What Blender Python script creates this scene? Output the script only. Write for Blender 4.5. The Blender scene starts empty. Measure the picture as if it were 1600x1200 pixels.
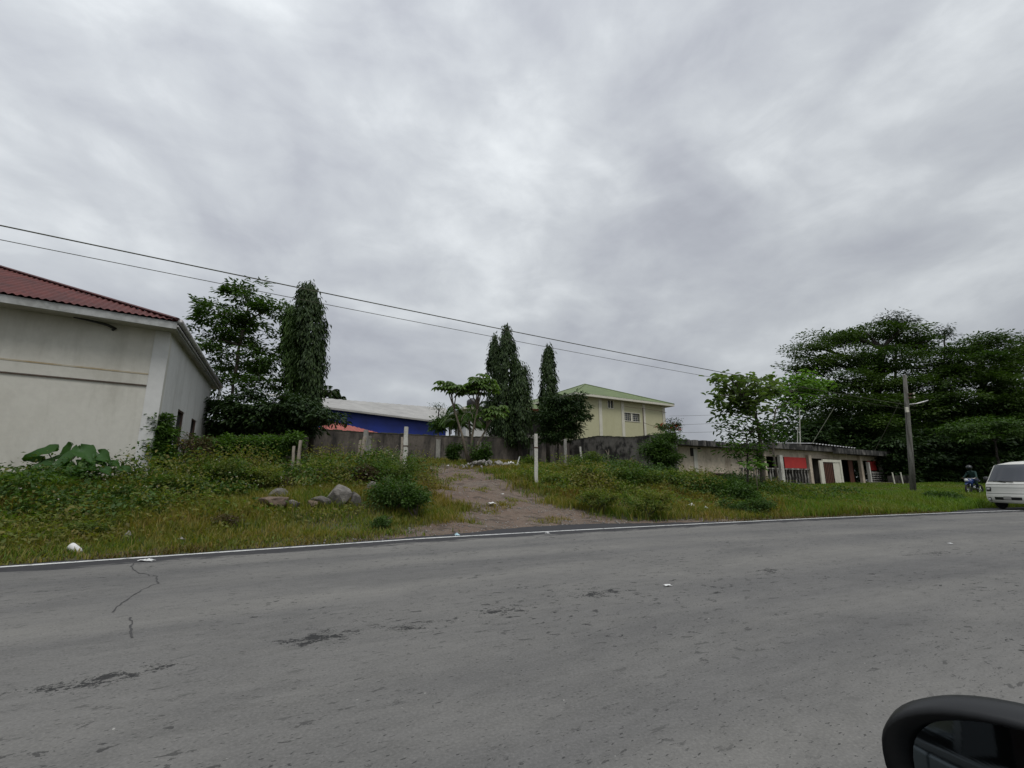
import bpy, math, random
import numpy as np
from mathutils import Vector
random.seed(5); rng = np.random.default_rng(5)
sc = bpy.context.scene; COL = sc.collection
R = math.radians

# ------------------------------------------------------------ camera
F = 720.0; PIT = math.atan(150/720); CP, SP = math.cos(PIT), math.sin(PIT); EYE = 1.3
cam = bpy.data.cameras.new('camera'); co = bpy.data.objects.new('camera', cam); COL.objects.link(co)
co.location = (0, 0, EYE); co.rotation_euler = (R(90)+PIT, 0, 0)
cam.sensor_width = 36; cam.lens = 36*F/1600; cam.clip_start = 0.02; cam.clip_end = 3000
sc.camera = co
sc.render.resolution_x = 1024; sc.render.resolution_y = 768
sc.view_settings.view_transform = 'Standard'; sc.view_settings.look = 'None'
sc.view_settings.exposure = 0; sc.view_settings.gamma = 1
sc.render.engine = 'CYCLES'
sc.cycles.max_bounces = 6; sc.cycles.diffuse_bounces = 3; sc.cycles.transmission_bounces = 3; sc.cycles.glossy_bounces = 3

# ------------------------------------------------------------ world: overcast sky
def nd(nt, t, **kw):
    n = nt.nodes.new(t)
    for k, v in kw.items():
        if k.startswith('i_'):
            key = k[2:]; key = int(key) if key.isdigit() else key.replace('_', ' ')
            n.inputs[key].default_value = v
        else: setattr(n, k, v)
    return n
SUN_EL, SUN_AZ = R(58), R(150)
w = bpy.data.worlds.new('World'); sc.world = w; w.use_nodes = True
nt = w.node_tree; nt.nodes.clear(); L = nt.links.new
def wmath(op, a, b=None, clamp=False):
    m = nt.nodes.new('ShaderNodeMath'); m.operation = op; m.use_clamp = clamp
    for i, q in enumerate((a, b)):
        if q is None: continue
        if isinstance(q, (int, float)): m.inputs[i].default_value = q
        else: L(q, m.inputs[i])
    return m.outputs[0]
out = nd(nt, 'ShaderNodeOutputWorld')
tc = nd(nt, 'ShaderNodeTexCoord'); sep = nd(nt, 'ShaderNodeSeparateXYZ'); L(tc.outputs['Generated'], sep.inputs[0])
zc = wmath('MAXIMUM', sep.outputs[2], 0.0); zz = wmath('ADD', zc, 0.42)
cmb = nd(nt, 'ShaderNodeCombineXYZ'); L(wmath('DIVIDE', sep.outputs[0], zz), cmb.inputs[0]); L(wmath('DIVIDE', sep.outputs[1], zz), cmb.inputs[1])
mp = nd(nt, 'ShaderNodeMapping'); L(cmb.outputs[0], mp.inputs[0]); mp.inputs['Rotation'].default_value = (0, 0, R(-35)); mp.inputs['Scale'].default_value = (1.5, 1.0, 1); mp.inputs['Location'].default_value = (3.1, 1.7, 0)
md_ = nd(nt, 'ShaderNodeMapping'); L(tc.outputs['Generated'], md_.inputs[0]); md_.inputs['Scale'].default_value = (1.0, 1.0, 1.9); md_.inputs['Rotation'].default_value = (0, R(12), 0); md_.inputs['Location'].default_value = (.6, 2.3, .35)
n1 = nd(nt, 'ShaderNodeTexNoise', i_Scale=2.3, i_Detail=4.0, i_Roughness=0.5, i_Distortion=0.5); L(md_.outputs[0], n1.inputs[0])
n2 = nd(nt, 'ShaderNodeTexNoise', i_Scale=6.5, i_Detail=9.0, i_Roughness=0.58, i_Distortion=0.35); L(md_.outputs[0], n2.inputs[0])
n3 = nd(nt, 'ShaderNodeTexNoise', i_Scale=1.3, i_Detail=7.0, i_Roughness=0.55, i_Distortion=0.6); L(mp.outputs[0], n3.inputs[0])
s1 = wmath('ADD', wmath('ADD', wmath('MULTIPLY', n1.outputs[0], 0.50), wmath('MULTIPLY', n2.outputs[0], 0.22)), wmath('MULTIPLY', n3.outputs[0], 0.28))
rc = nd(nt, 'ShaderNodeValToRGB'); L(s1, rc.inputs[0])
els = rc.color_ramp.elements
els[0].position = .36; els[0].color = (.40, .418, .468, 1)
els[1].position = .63; els[1].color = (.80, .835, .86, 1)
e = els.new(.44); e.color = (.485, .508, .556, 1)
e = els.new(.53); e.color = (.60, .63, .665, 1)
# overcast luminance: brighter towards the zenith, clear opening low on the left
hz = wmath('ADD', wmath('ADD', wmath('MULTIPLY', zc, 0.55), 0.77), wmath('MULTIPLY', wmath('MAXIMUM', wmath('SUBTRACT', zc, 0.80), 0.0), 6.5))
lx = wmath('ADD', wmath('MULTIPLY', sep.outputs[0], -0.12), 1.0)
gain = wmath('MULTIPLY', hz, lx)
mul = nd(nt, 'ShaderNodeVectorMath', operation='SCALE'); L(rc.outputs[0], mul.inputs[0]); L(gain, mul.inputs['Scale'])
bgc = nd(nt, 'ShaderNodeBackground'); L(mul.outputs[0], bgc.inputs[0]); bgc.inputs[1].default_value = 1.0
sky = nd(nt, 'ShaderNodeTexSky'); sky.sky_type = 'NISHITA'; sky.sun_disc = False; sky.sun_elevation = SUN_EL; sky.sun_rotation = SUN_AZ
bgs = nd(nt, 'ShaderNodeBackground'); L(sky.outputs[0], bgs.inputs[0]); bgs.inputs[1].default_value = 0.08
mix = nd(nt, 'ShaderNodeMixShader'); mix.inputs[0].default_value = 0.93; L(bgs.outputs[0], mix.inputs[1]); L(bgc.outputs[0], mix.inputs[2]); L(mix.outputs[0], out.inputs[0])
sl = bpy.data.lights.new('sun', 'SUN'); sl.energy = 1.3; sl.angle = R(25); sl.color = (1, .97, .93)
so = bpy.data.objects.new('sun', sl); COL.objects.link(so)
sd = Vector((math.sin(SUN_AZ)*math.cos(SUN_EL), math.cos(SUN_AZ)*math.cos(SUN_EL), math.sin(SUN_EL)))
so.rotation_euler = sd.to_track_quat('Z', 'Y').to_euler(); so.location = (0, -20, 40)

# ------------------------------------------------------------ projection helpers
def P(px, py, Y):
    u = (px-800)/F; v = (600-py)/F; t = Y/(CP-v*SP)
    return Vector((u*t, Y, EYE+t*(SP+v*CP)))
def XG(px, Y): return (px-800)/F*CP*Y
def proj(p):
    a = p[..., 1]*CP+(p[..., 2]-EYE)*SP; b = -p[..., 1]*SP+(p[..., 2]-EYE)*CP
    return 800+F*p[..., 0]/a, 600-F*b/a
AZ = R(58.7); D = Vector((math.sin(AZ), math.cos(AZ), 0)); N = Vector((-D.y, D.x, 0))
def nE(s):
    s = np.asarray(s, float); q = np.clip(s-4, 0, 42)
    return 10.4-.09*q-.0027*q*q-(.09+.0054*42)*np.clip(s-46, 0, None)
def ext(s): return .16+1.25*np.exp(-((np.asarray(s, float)-8.6)/3.4)**2)+1.3*np.clip((np.asarray(s, float)-25)/5, 0, 1)*np.clip((48-np.asarray(s, float))/6, 0, 1)+.05*np.sin(np.asarray(s)*2.1)+.03*np.sin(np.asarray(s)*5.3)
def sw(x, y):
    s = x*D.x+y*D.y; return s, x*N.x+y*N.y-nE(s)
def xy(s, w_):
    n = w_+nE(s); return s*D.x+n*N.x, s*D.y+n*N.y
def Hsw(s, w_):
    s = np.asarray(s, float); w_ = np.asarray(w_, float)
    m = np.interp(s, [2, 5, 16, 24, 32], [.88, 1, 1, .70, .41])
    q = np.clip(w_-ext(s), 0, None)
    h = m*np.interp(q, [0, 1, 2.2, 4, 6.5, 9.5, 13.4, 17, 20.5], [0, .10, .32, .72, 1.20, 1.65, 2.1, 2.38, 2.55])
    bump = (.05*np.sin(s*1.3+w_*.9)+.045*np.sin(s*.63-w_*1.7+1)+.025*np.sin(s*3.1+w_*2.3))*np.clip(q/2, 0, 1)
    near = np.clip((-12.9-w_)/2, 0, 1)*.12
    return np.where(q > 0, h+bump-.012*(1-np.clip(q/.2, 0, 1)), -.05+near)
def H(x, y):
    s, w_ = sw(x, y); return Hsw(s, w_)
def G(px, py):
    """point of the terrain seen at a pixel"""
    u = (px-800)/F; v = (600-py)/F; a, b, c = u, CP-v*SP, SP+v*CP
    t = 2.0
    while t < 120:
        if EYE+c*t <= float(H(a*t, b*t)): break
        t += .04
    return Vector((a*t, b*t, float(H(a*t, b*t))))
def gpt(px, Y):
    x = XG(px, Y); return Vector((x, Y, float(H(x, Y))))

# ------------------------------------------------------------ materials
def newmat(name):
    m = bpy.data.materials.new(name); m.use_nodes = True; t = m.node_tree; t.nodes.clear()
    o = t.nodes.new('ShaderNodeOutputMaterial'); b = t.nodes.new('ShaderNodeBsdfPrincipled'); t.links.new(b.outputs[0], o.inputs[0])
    return m, t, b, o
def ramp(t, fac, stops):
    r = t.nodes.new('ShaderNodeValToRGB'); t.links.new(fac, r.inputs[0]); e = r.color_ramp.elements
    while len(e) < len(stops): e.new(.5)
    for k, (p, c) in enumerate(stops):
        e[k].position = p; e[k].color = (*c, 1) if len(c) == 3 else c
    return r.outputs[0]
def tmap(t, scale=(1, 1, 1), coord='Object', rot=(0, 0, 0)):
    c = t.nodes.new('ShaderNodeTexCoord'); m = t.nodes.new('ShaderNodeMapping'); m.inputs['Scale'].default_value = scale; m.inputs['Rotation'].default_value = rot
    t.links.new(c.outputs[coord], m.inputs[0]); return m.outputs[0]
def tnoise(t, vec, scale, detail=6, rough=.55, dist=0):
    n = t.nodes.new('ShaderNodeTexNoise'); n.inputs['Scale'].default_value = scale; n.inputs['Detail'].default_value = detail
    n.inputs['Roughness'].default_value = rough; n.inputs['Distortion'].default_value = dist; t.links.new(vec, n.inputs[0]); return n.outputs[0]
def tmix(t, fac, a, b, mode='MIX'):
    m = t.nodes.new('ShaderNodeMix'); m.data_type = 'RGBA'; m.blend_type = mode
    for k, q in ((0, fac), (6, a), (7, b)):
        if isinstance(q, (int, float)): m.inputs[k].default_value = q
        elif isinstance(q, tuple): m.inputs[k].default_value = (*q, 1) if len(q) == 3 else q
        else: t.links.new(q, m.inputs[k])
    return m.outputs[2]
def tmath(t, op, a, b=None, clamp=False):
    m = t.nodes.new('ShaderNodeMath'); m.operation = op; m.use_clamp = clamp
    for i, q in enumerate((a, b)):
        if q is None: continue
        if isinstance(q, (int, float)): m.inputs[i].default_value = q
        else: t.links.new(q, m.inputs[i])
    return m.outputs[0]
def bump(t, b, h, strength=.3, dist=.02):
    n = t.nodes.new('ShaderNodeBump'); n.inputs['Strength'].default_value = strength; n.inputs['Distance'].default_value = dist
    t.links.new(h, n.inputs['Height']); t.links.new(n.outputs[0], b.inputs['Normal'])
def plain(name, c1, c2=None, scale=4, rough=.7, metal=0, stretch=(1, 1, 1), bmp=.2, lo=.35, hi=.65, bdist=.01):
    m, t, b, o = newmat(name); c2 = c2 or tuple(x*.75 for x in c1)
    v = tmap(t, stretch); n = tnoise(t, v, scale, 8, .6)
    t.links.new(ramp(t, n, [(lo, c1), (hi, c2)]), b.inputs['Base Color'])
    b.inputs['Roughness'].default_value = rough; b.inputs['Metallic'].default_value = metal
    if bmp: bump(t, b, tnoise(t, tmap(t), scale*6, 4), bmp, bdist)
    return m
def stained(name, base, stain, dirt, streak=(2.2, 2.2, .16), lo=.45, hi=.68, fine=9, rough=.9, amount=.8, mott=.72):
    """painted or bare masonry with weather streaks running down it"""
    m, t, b, o = newmat(name)
    a = tnoise(t, tmap(t, streak), 1.0, 8, .62); f2 = tnoise(t, tmap(t), .55, 6, .6, .4); f3 = tnoise(t, tmap(t), fine, 5, .6)
    c = tmix(t, ramp(t, a, [(lo, (0, 0, 0)), (hi, (1, 1, 1))]), base, stain)
    c = tmix(t, tmath(t, 'MULTIPLY', ramp(t, f2, [(.45, (0, 0, 0)), (.7, (1, 1, 1))]), amount), c, dirt)
    c = tmix(t, 1.0, c, ramp(t, f3, [(.3, (mott,)*3), (.7, (1.04,)*3)]), 'MULTIPLY')
    t.links.new(c, b.inputs['Base Color']); b.inputs['Roughness'].default_value = rough
    bump(t, b, f3, .35, .01); return m
def leafmat(name, cols, trans=.25, rough=.55, patch=None, pscale=.35, spec=.25):
    m, t, b, o = newmat(name)
    g = t.nodes.new('ShaderNodeNewGeometry'); c = ramp(t, g.outputs['Random Per Island'], [(k/(len(cols)-1) if len(cols) > 1 else 0, x) for k, x in enumerate(cols)])
    n = tnoise(t, tmap(t), pscale, 4, .6, .3)
    if patch: c = tmix(t, ramp(t, n, [(.42, (0, 0, 0)), (.6, (1, 1, 1))]), c, tmix(t, .5, c, patch))
    t.links.new(c, b.inputs['Base Color']); b.inputs['Roughness'].default_value = rough; b.inputs['Specular IOR Level'].default_value = spec
    tr = t.nodes.new('ShaderNodeBsdfTranslucent'); t.links.new(tmix(t, 1.0, c, (1.3, 1.5, .5), 'MULTIPLY'), tr.inputs[0])
    mx = t.nodes.new('ShaderNodeMixShader'); mx.inputs[0].default_value = trans
    t.links.new(b.outputs[0], mx.inputs[1]); t.links.new(tr.outputs[0], mx.inputs[2]); t.links.new(mx.outputs[0], o.inputs[0])
    return m
def glass(name, c=(.02, .025, .03), rough=.08):
    m, t, b, o = newmat(name); b.inputs['Base Color'].default_value = (*c, 1); b.inputs['Roughness'].default_value = rough; b.inputs['Specular IOR Level'].default_value = .6
    return m
M = {}
M['darkglass'] = glass('dark_glass')
# asphalt, painted in road coordinates (UV = metres along the road, metres from the edge line)
m, t, b, o = newmat('asphalt'); M['asphalt'] = m
v = tmap(t, coord='UV'); vs = tmap(t, (.35, 1.6, 1), 'UV'); vsp = tmap(t, (.6, 1.5, 1), 'UV'); obj_v = tmap(t)
big = tnoise(t, vs, .55, 6, .55, .3); c = ramp(t, big, [(.3, (.125, .123, .118)), (.7, (.160, .157, .15))])
fine = tnoise(t, obj_v, 55, 3, .7); c = tmix(t, .55, c, ramp(t, fine, [(.25, (.075, .073, .070)), (.5, (.142, .139, .133)), (.78, (.27, .262, .248))]))
mid = tnoise(t, tmap(t, (1, 3, 1), 'UV'), 3.2, 5, .65); c = tmix(t, .3, c, ramp(t, mid, [(.3, (.11, .108, .103)), (.65, (.19, .186, .18))]))
lane = tnoise(t, tmap(t, (.05, .75, 1), 'UV'), 1.0, 4, .5, .2); c = tmix(t, 1.0, c, ramp(t, lane, [(.36, (.84, .84, .85)), (.62, (1.14, 1.13, 1.10))]), 'MULTIPLY')
stn = tnoise(t, tmap(t, (.6, 1, 1), 'UV'), .9, 6, .65, .5); c = tmix(t, 1.0, c, ramp(t, stn, [(.34, (.86, .86, .86)), (.6, (1.05, 1.045, 1.03))]), 'MULTIPLY')
sepn = t.nodes.new('ShaderNodeSeparateXYZ'); t.links.new(v, sepn.inputs[0]); U_, W_ = sepn.outputs[0], sepn.outputs[1]
pit = ramp(t, tnoise(t, tmap(t, (1.0, 2.0, 1), 'UV'), 6.5, 5, .66, .5), [(.605, (0, 0, 0)), (.62, (1, 1, 1))])
pitmask = ramp(t, tnoise(t, v, .42, 3, .5), [(.4, (.15, .15, .15)), (.62, (1, 1, 1))])
pits = tmath(t, 'MULTIPLY', pit, pitmask)
pit2 = ramp(t, tnoise(t, tmap(t, (.8, 2.6, 1), 'UV'), 24, 3, .55, .3), [(.645, (0, 0, 0)), (.67, (1, 1, 1))])
pits = tmath(t, 'MAXIMUM', pits, tmath(t, 'MULTIPLY', pit2, .8))
# ravelled joint down the middle of the road
cw = tmath(t, 'ABSOLUTE', tmath(t, 'ADD', W_, tmath(t, 'ADD', 6.02, tmath(t, 'MULTIPLY', tmath(t, 'SUBTRACT', tnoise(t, v, .35, 2), .5), -.8))))
band = tmath(t, 'SUBTRACT', 1.0, tmath(t, 'MULTIPLY', cw, 2.1), True)
along = None
for c_, wd_, am_ in ((-.55, .9, .80), (.80, .62, 1.06), (1.55, .55, .86), (2.62, .5, .98), (3.85, .75, 1.0), (6.9, .8, .84), (11, 1.2, .8), (15, 2, .86), (-4, 2, .8)):
    g_ = tmath(t, 'MULTIPLY', tmath(t, 'SUBTRACT', 1.0, tmath(t, 'DIVIDE', tmath(t, 'ABSOLUTE', tmath(t, 'SUBTRACT', U_, c_)), wd_), True), am_)
    g_ = tmath(t, 'POWER', g_, .5); along = g_ if along is None else tmath(t, 'MAXIMUM', along, g_)
grain = tmath(t, 'ADD', tmath(t, 'MULTIPLY', tnoise(t, tmap(t, (1, 1.5, 1), 'UV'), 5.5, 4, .6, .4), .5), tmath(t, 'MULTIPLY', tnoise(t, tmap(t, (1, 1.2, 1), 'UV'), 34, 4, .7), .5))
joint = ramp(t, tmath(t, 'ADD', grain, tmath(t, 'ADD', tmath(t, 'MULTIPLY', tmath(t, 'SUBTRACT', band, 1.0), .22), tmath(t, 'MULTIPLY', tmath(t, 'SUBTRACT', along, 1.0), .26))), [(.448, (0, 0, 0)), (.472, (1, 1, 1))])
# darker unworn asphalt along and beyond the edge line
eb = tmath(t, 'ADD', W_, tmath(t, 'MULTIPLY', tmath(t, 'SUBTRACT', tnoise(t, tmap(t, (.8, 3, 1), 'UV'), 1.6, 6, .7), .5), 1.5))
edge = ramp(t, tmath(t, 'ADD', tmath(t, 'MULTIPLY', eb, .5), .5), [(.14, (0, 0, 0)), (.24, (1, 1, 1))])
# transverse scrapes
scr = ramp(t, tnoise(t, tmap(t, (3.4, .45, 1), 'UV', (0, 0, R(38))), 1.6, 3, .5, .2), [(.70, (0, 0, 0)), (.73, (1, 1, 1))])
dark = tmath(t, 'MAXIMUM', tmath(t, 'MAXIMUM', pits, joint), tmath(t, 'MULTIPLY', scr, .0))
c = tmix(t, tmath(t, 'MULTIPLY', edge, .88), c, (.030, .030, .034))
c = tmix(t, tmath(t, 'MULTIPLY', dark, .9), c, (.022, .022, .022))
chip = ramp(t, tnoise(t, obj_v, 21, 2, .5), [(.76, (0, 0, 0)), (.79, (1, 1, 1))]); c = tmix(t, tmath(t, 'MULTIPLY', chip, .7), c, (.42, .41, .38))
t.links.new(c, b.inputs['Base Color']); b.inputs['Roughness'].default_value = .88; b.inputs['Specular IOR Level'].default_value = .18
bump(t, b, tmath(t, 'SUBTRACT', tmath(t, 'MULTIPLY', fine, .5), dark), .32, .006)

m, t, b, o = newmat('road_paint'); M['paint'] = m
n = tnoise(t, tmap(t, (1, 1, 1)), 7, 8, .8); c = ramp(t, n, [(.40, (.14, .14, .138)), (.47, (.58, .58, .56)), (1, (.72, .72, .70))])
t.links.new(c, b.inputs['Base Color']); b.inputs['Roughness'].default_value = .7
m, t, b, o = newmat('soil_and_thatch'); M['soil'] = m
n = tnoise(t, tmap(t), .9, 8, .6, .4); n2 = tnoise(t, tmap(t), 14, 6, .7)
c = ramp(t, n, [(.3, (.040, .052, .018)), (.5, (.062, .062, .024)), (.7, (.085, .062, .035))]); c = tmix(t, .5, c, ramp(t, n2, [(.3, (.022, .025, .01)), (.7, (.115, .10, .05))]))
t.links.new(c, b.inputs['Base Color']); b.inputs['Roughness'].default_value = 1; bump(t, b, n2, .8, .05)
m, t, b, o = newmat('track_dirt'); M['dirt'] = m
n = tnoise(t, tmap(t), .75, 8, .6, .5); n2 = tnoise(t, tmap(t), 22, 6, .75); n3 = tnoise(t, tmap(t, (.7, 1.4, 1), rot=(0, 0, R(30))), 2.6, 7, .65, .6)
c = ramp(t, n, [(.32, (.170, .130, .094)), (.5, (.175, .110, .070)), (.66, (.150, .075, .042))])
c = tmix(t, .55, c, ramp(t, n2, [(.28, (.06, .048, .038)), (.55, (.16, .132, .108)), (.78, (.34, .31, .27))]))
c = tmix(t, ramp(t, n3, [(.50, (0, 0, 0)), (.62, (.8, .8, .8))]), c, (.050, .036, .026))
t.links.new(c, b.inputs['Base Color']); b.inputs['Roughness'].default_value = .95; bump(t, b, tmath(t, 'ADD', n2, tmath(t, 'MULTIPLY', n3, 2)), .9, .05)
M['gravel'] = plain('gravel', (.30, .285, .26), (.14, .13, .12), 9, .9, bmp=.5)
M['block_wall'] = stained('mildewed_block_wall', (.135, .115, .096), (.028, .025, .022), (.05, .043, .035), (1.7, 1.7, .55), .42, .60, 7)
M['block_wall_b'] = stained('mildewed_block_wall_coursed', (.19, .175, .155), (.025, .022, .02), (.05, .045, .036), (1.5, 1.5, 1.1), .44, .57, 5)
M['moss'] = plain('mossy_capping', (.035, .04, .022), (.09, .085, .06), 5)
M['cream'] = stained('cream_render', (.56, .545, .485), (.36, .345, .29), (.46, .44, .38), (1.6, 1.6, .25), .46, .8, 6, amount=.5, mott=.95)
M['white_render'] = stained('white_render', (.60, .60, .58), (.42, .41, .38), (.47, .47, .45), (1.5, 1.5, .18), .5, .75, 6, amount=.6, mott=.95)
M['fascia'] = stained('weathered_white_fascia', (.46, .47, .46), (.16, .16, .14), (.30, .30, .27), (1.2, 1.2, 1.8), .48, .75, 6)
M['soffit'] = stained('soffit_board', (.50, .48, .43), (.36, .33, .27), (.33, .30, .25), (1, 1, 1), .5, .8, 4)
M['redroof'] = plain('red_corrugated_metal', (.115, .022, .016), (.06, .014, .012), 1.3, .85, 0, (1, 1, 1), .1)
M['redridge'] = plain('dark_red_ridge', (.085, .018, .016), (.05, .012, .012), 3, .6)
M['redtile'] = plain('faded_red_roof', (.36, .085, .055), (.22, .05, .04), 2.5, .7)
M['blue'] = plain('blue_painted_metal', (.010, .032, .27), (.008, .024, .18), .4, .55, bmp=.05)
M['greyroof'] = plain('grey_metal_roof', (.36, .35, .325), (.27, .262, .245), .5, .7, bmp=.05)
M['yellow'] = stained('pale_yellow_render', (.47, .455, .29), (.42, .40, .24), (.44, .42, .26), (1, 1, .3), .5, .8, 3, amount=.4, mott=.97)
M['trim'] = plain('off_white_trim', (.62, .60, .50), (.54, .52, .43), 2, .7)
M['greenroof'] = plain('green_metal_roof', (.125, .17, .055), (.09, .125, .042), .8, .6, bmp=.05)
M['concrete'] = stained('weathered_concrete', (.30, .29, .26), (.10, .095, .08), (.15, .145, .12), (2.5, 2.5, .5), .46, .7, 12)
M['paleconc'] = stained('pale_concrete_post', (.62, .61, .55), (.24, .22, .18), (.34, .33, .28), (5, 5, 1), .5, .72, 14)
M['poleconc'] = stained('weathered_pole', (.17, .165, .145), (.07, .066, .055), (.10, .095, .08), (6, 6, .5), .46, .6, 12)
M['slab'] = stained('blackened_roof_slab', (.17, .16, .145), (.016, .016, .015), (.03, .028, .025), (2.6, 2.6, .9), .40, .54, 8)
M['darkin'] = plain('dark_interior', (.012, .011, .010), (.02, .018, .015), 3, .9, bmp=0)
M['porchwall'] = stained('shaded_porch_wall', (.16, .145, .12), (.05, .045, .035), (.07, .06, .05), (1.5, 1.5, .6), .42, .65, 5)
M['peach'] = stained('peach_render', (.60, .52, .41), (.34, .28, .21), (.42, .35, .27), (1.2, 1.2, .5), .46, .7, 6)
M['balust'] = stained('mildewed_balustrade', (.42, .40, .36), (.03, .028, .025), (.07, .065, .055), (6, 6, 1.4), .40, .6, 14)
M['redcloth'] = plain('red_panel', (.42, .028, .022), (.34, .02, .018), 2, .8, bmp=.05)
M['brown'] = plain('brown_painted_door', (.13, .045, .024), (.08, .03, .018), 5, .6)
M['iron'] = plain('rusty_ironwork', (.05, .035, .028), (.10, .05, .03), 9, .8)
M['zinc'] = plain('zinc_sheet', (.55, .55, .55), (.32, .31, .30), 3, .45, .4, bmp=.1)
M['bark'] = plain('grey_bark', (.15, .13, .105), (.055, .046, .036), 7, .95, stretch=(1, 1, .3), bmp=.7)
M['palebark'] = plain('pale_bark', (.20, .17, .125), (.10, .082, .06), 6, .9, stretch=(1, 1, .3), bmp=.5)
M['darkbark'] = plain('dark_bark', (.05, .042, .034), (.022, .018, .015), 7, .95, bmp=.7)
M['wood'] = stained('grey_timber', (.38, .33, .27), (.14, .10, .07), (.18, .14, .10), (9, 9, 1), .45, .65, 18)
M['rock'] = plain('grey_rock', (.20, .185, .165), (.085, .078, .068), 5, .95, bmp=.9, bdist=.03)
M['brownrock'] = plain('brown_rock', (.19, .135, .098), (.105, .078, .06), 4, .95, bmp=.9, bdist=.03)
M['rubble'] = plain('pale_rubble', (.33, .31, .29), (.17, .16, .145), 6, .95, bmp=.8)
M['litter'] = plain('white_litter', (.72, .72, .70), (.58, .58, .56), 9, .6)
M['bluelitter'] = plain('pale_blue_plastic', (.30, .50, .58), (.5, .6, .62), 30, .4)
M['black'] = plain('black_plastic', (.010, .010, .011), (.014, .014, .015), 8, .42, bmp=.02)
M['tyre'] = plain('tyre_rubber', (.014, .014, .014), (.022, .021, .02), 20, .9)
M['vanpaint'] = plain('cream_van_paint', (.62, .61, .56), (.57, .56, .51), 1.2, .35, bmp=0)
M['chrome'] = plain('scuffed_chrome', (.55, .55, .55), (.4, .4, .4), 12, .25, .9, bmp=0)
M['lens'] = plain('lamp_lens', (.55, .56, .53), (.42, .43, .42), 20, .2, bmp=0)
M['wire'] = plain('dull_cable', (.075, .08, .045), (.05, .052, .035), 3, .7, bmp=0)
M['flower_o'] = leafmat('orange_red_petals', [(.36, .05, .02), (.28, .03, .015), (.40, .10, .03)], .2)
M['flower_w'] = leafmat('white_petals', [(.62, .60, .52), (.5, .46, .38), (.55, .52, .48)], .1)
def G4(*a): return [tuple(x) for x in a]
M['lf_mid'] = leafmat('foliage_mid', G4((.026, .058, .011), (.043, .088, .015), (.07, .128, .022), (.036, .07, .014)))
M['lf_dark'] = leafmat('foliage_dark', G4((.014, .030, .009), (.023, .048, .012), (.037, .068, .015)), .15)
M['lf_ashoka'] = leafmat('foliage_drooping', G4((.018, .036, .010), (.028, .054, .013), (.047, .080, .018)), .15)
M['lf_rain'] = leafmat('foliage_spreading_tree', G4((.017, .038, .009), (.031, .063, .012), (.053, .094, .016)), .25, patch=(.075, .12, .018), pscale=.2)
M['lf_bright'] = leafmat('foliage_bright', G4((.07, .14, .025), (.10, .19, .04), (.13, .22, .06), (.055, .11, .02)), .38)
M['lf_papaya'] = leafmat('foliage_palmate', G4((.06, .10, .025), (.09, .15, .035), (.12, .18, .06)), .35)
M['lf_broad'] = leafmat('foliage_broad', G4((.07, .11, .035), (.11, .16, .055), (.16, .21, .085), (.05, .085, .028)), .35)
M['lf_shrub'] = leafmat('foliage_shrub', G4((.03, .062, .013), (.056, .11, .02), (.10, .17, .03), (.135, .15, .036)), .35, patch=(.13, .125, .035), pscale=.8)
M['lf_vine'] = leafmat('foliage_vine', G4((.035, .07, .015), (.06, .115, .022), (.10, .175, .03)), .3)
M['lf_weed'] = leafmat('foliage_weeds', G4((.032, .066, .013), (.066, .125, .02), (.13, .20, .034), (.20, .18, .05)), .4, patch=(.23, .145, .05), pscale=.5)
M['lf_elephant'] = leafmat('foliage_elephant_ear', G4((.035, .085, .022), (.05, .115, .028)), .25, rough=.35)
M['lf_dry'] = leafmat('foliage_dry', G4((.11, .075, .04), (.075, .05, .03), (.06, .06, .025)), .2)
M['grass_verge'] = leafmat('grass_verge_mixed', G4((.055, .105, .014), (.10, .155, .022), (.18, .20, .035), (.25, .19, .055)), .4, patch=(.27, .155, .05), pscale=.4)
M['grass_green'] = leafmat('grass_fresh_green', G4((.06, .12, .014), (.10, .18, .02), (.15, .22, .03)), .4, patch=(.17, .16, .03), pscale=.3)
M['grass_dry'] = leafmat('grass_dry_fringe', G4((.15, .095, .035), (.11, .08, .03), (.09, .095, .025)), .25)

# ------------------------------------------------------------ object helpers
ORG = {}
def tag(o, label=None, cat=None, group=None, kind=None):
    if label: o['label'] = label
    if cat: o['category'] = cat
    if group: o['group'] = group
    if kind: o['kind'] = kind
    return o
def empty(name, loc, label, cat, group=None):
    o = bpy.data.objects.new(name, None); COL.objects.link(o); o.location = loc; o.empty_display_size = .2
    ORG[o.name] = Vector(loc); return tag(o, label, cat, group)
def npmesh(name, verts, faces, mat, parent=None, smooth=False, uv=None, loc=None):
    """verts (N,3) world coordinates; faces (M,k) one polygon size"""
    org = ORG.get(parent.name, Vector()) if parent else (Vector(loc) if loc is not None else Vector())
    v = np.asarray(verts, np.float32)-np.array(org, np.float32); f = np.asarray(faces, np.int32); k = f.shape[1]
    me = bpy.data.meshes.new(name); me.vertices.add(len(v)); me.vertices.foreach_set('co', v.ravel())
    me.loops.add(f.size); me.loops.foreach_set('vertex_index', f.ravel()); me.polygons.add(len(f))
    me.polygons.foreach_set('loop_start', np.arange(0, f.size, k, dtype=np.int32)); me.polygons.foreach_set('loop_total', np.full(len(f), k, np.int32))
    if smooth: me.polygons.foreach_set('use_smooth', np.ones(len(f), bool))
    if uv is not None:
        l = me.uv_layers.new(name='UVMap'); l.data.foreach_set('uv', np.asarray(uv, np.float32)[f.ravel()].ravel())
    me.materials.append(mat); me.update(calc_edges=True)
    o = bpy.data.objects.new(name, me); COL.objects.link(o)
    if parent: o.parent = parent
    elif loc is not None: o.location = loc
    ORG[o.name] = org; return o
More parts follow.
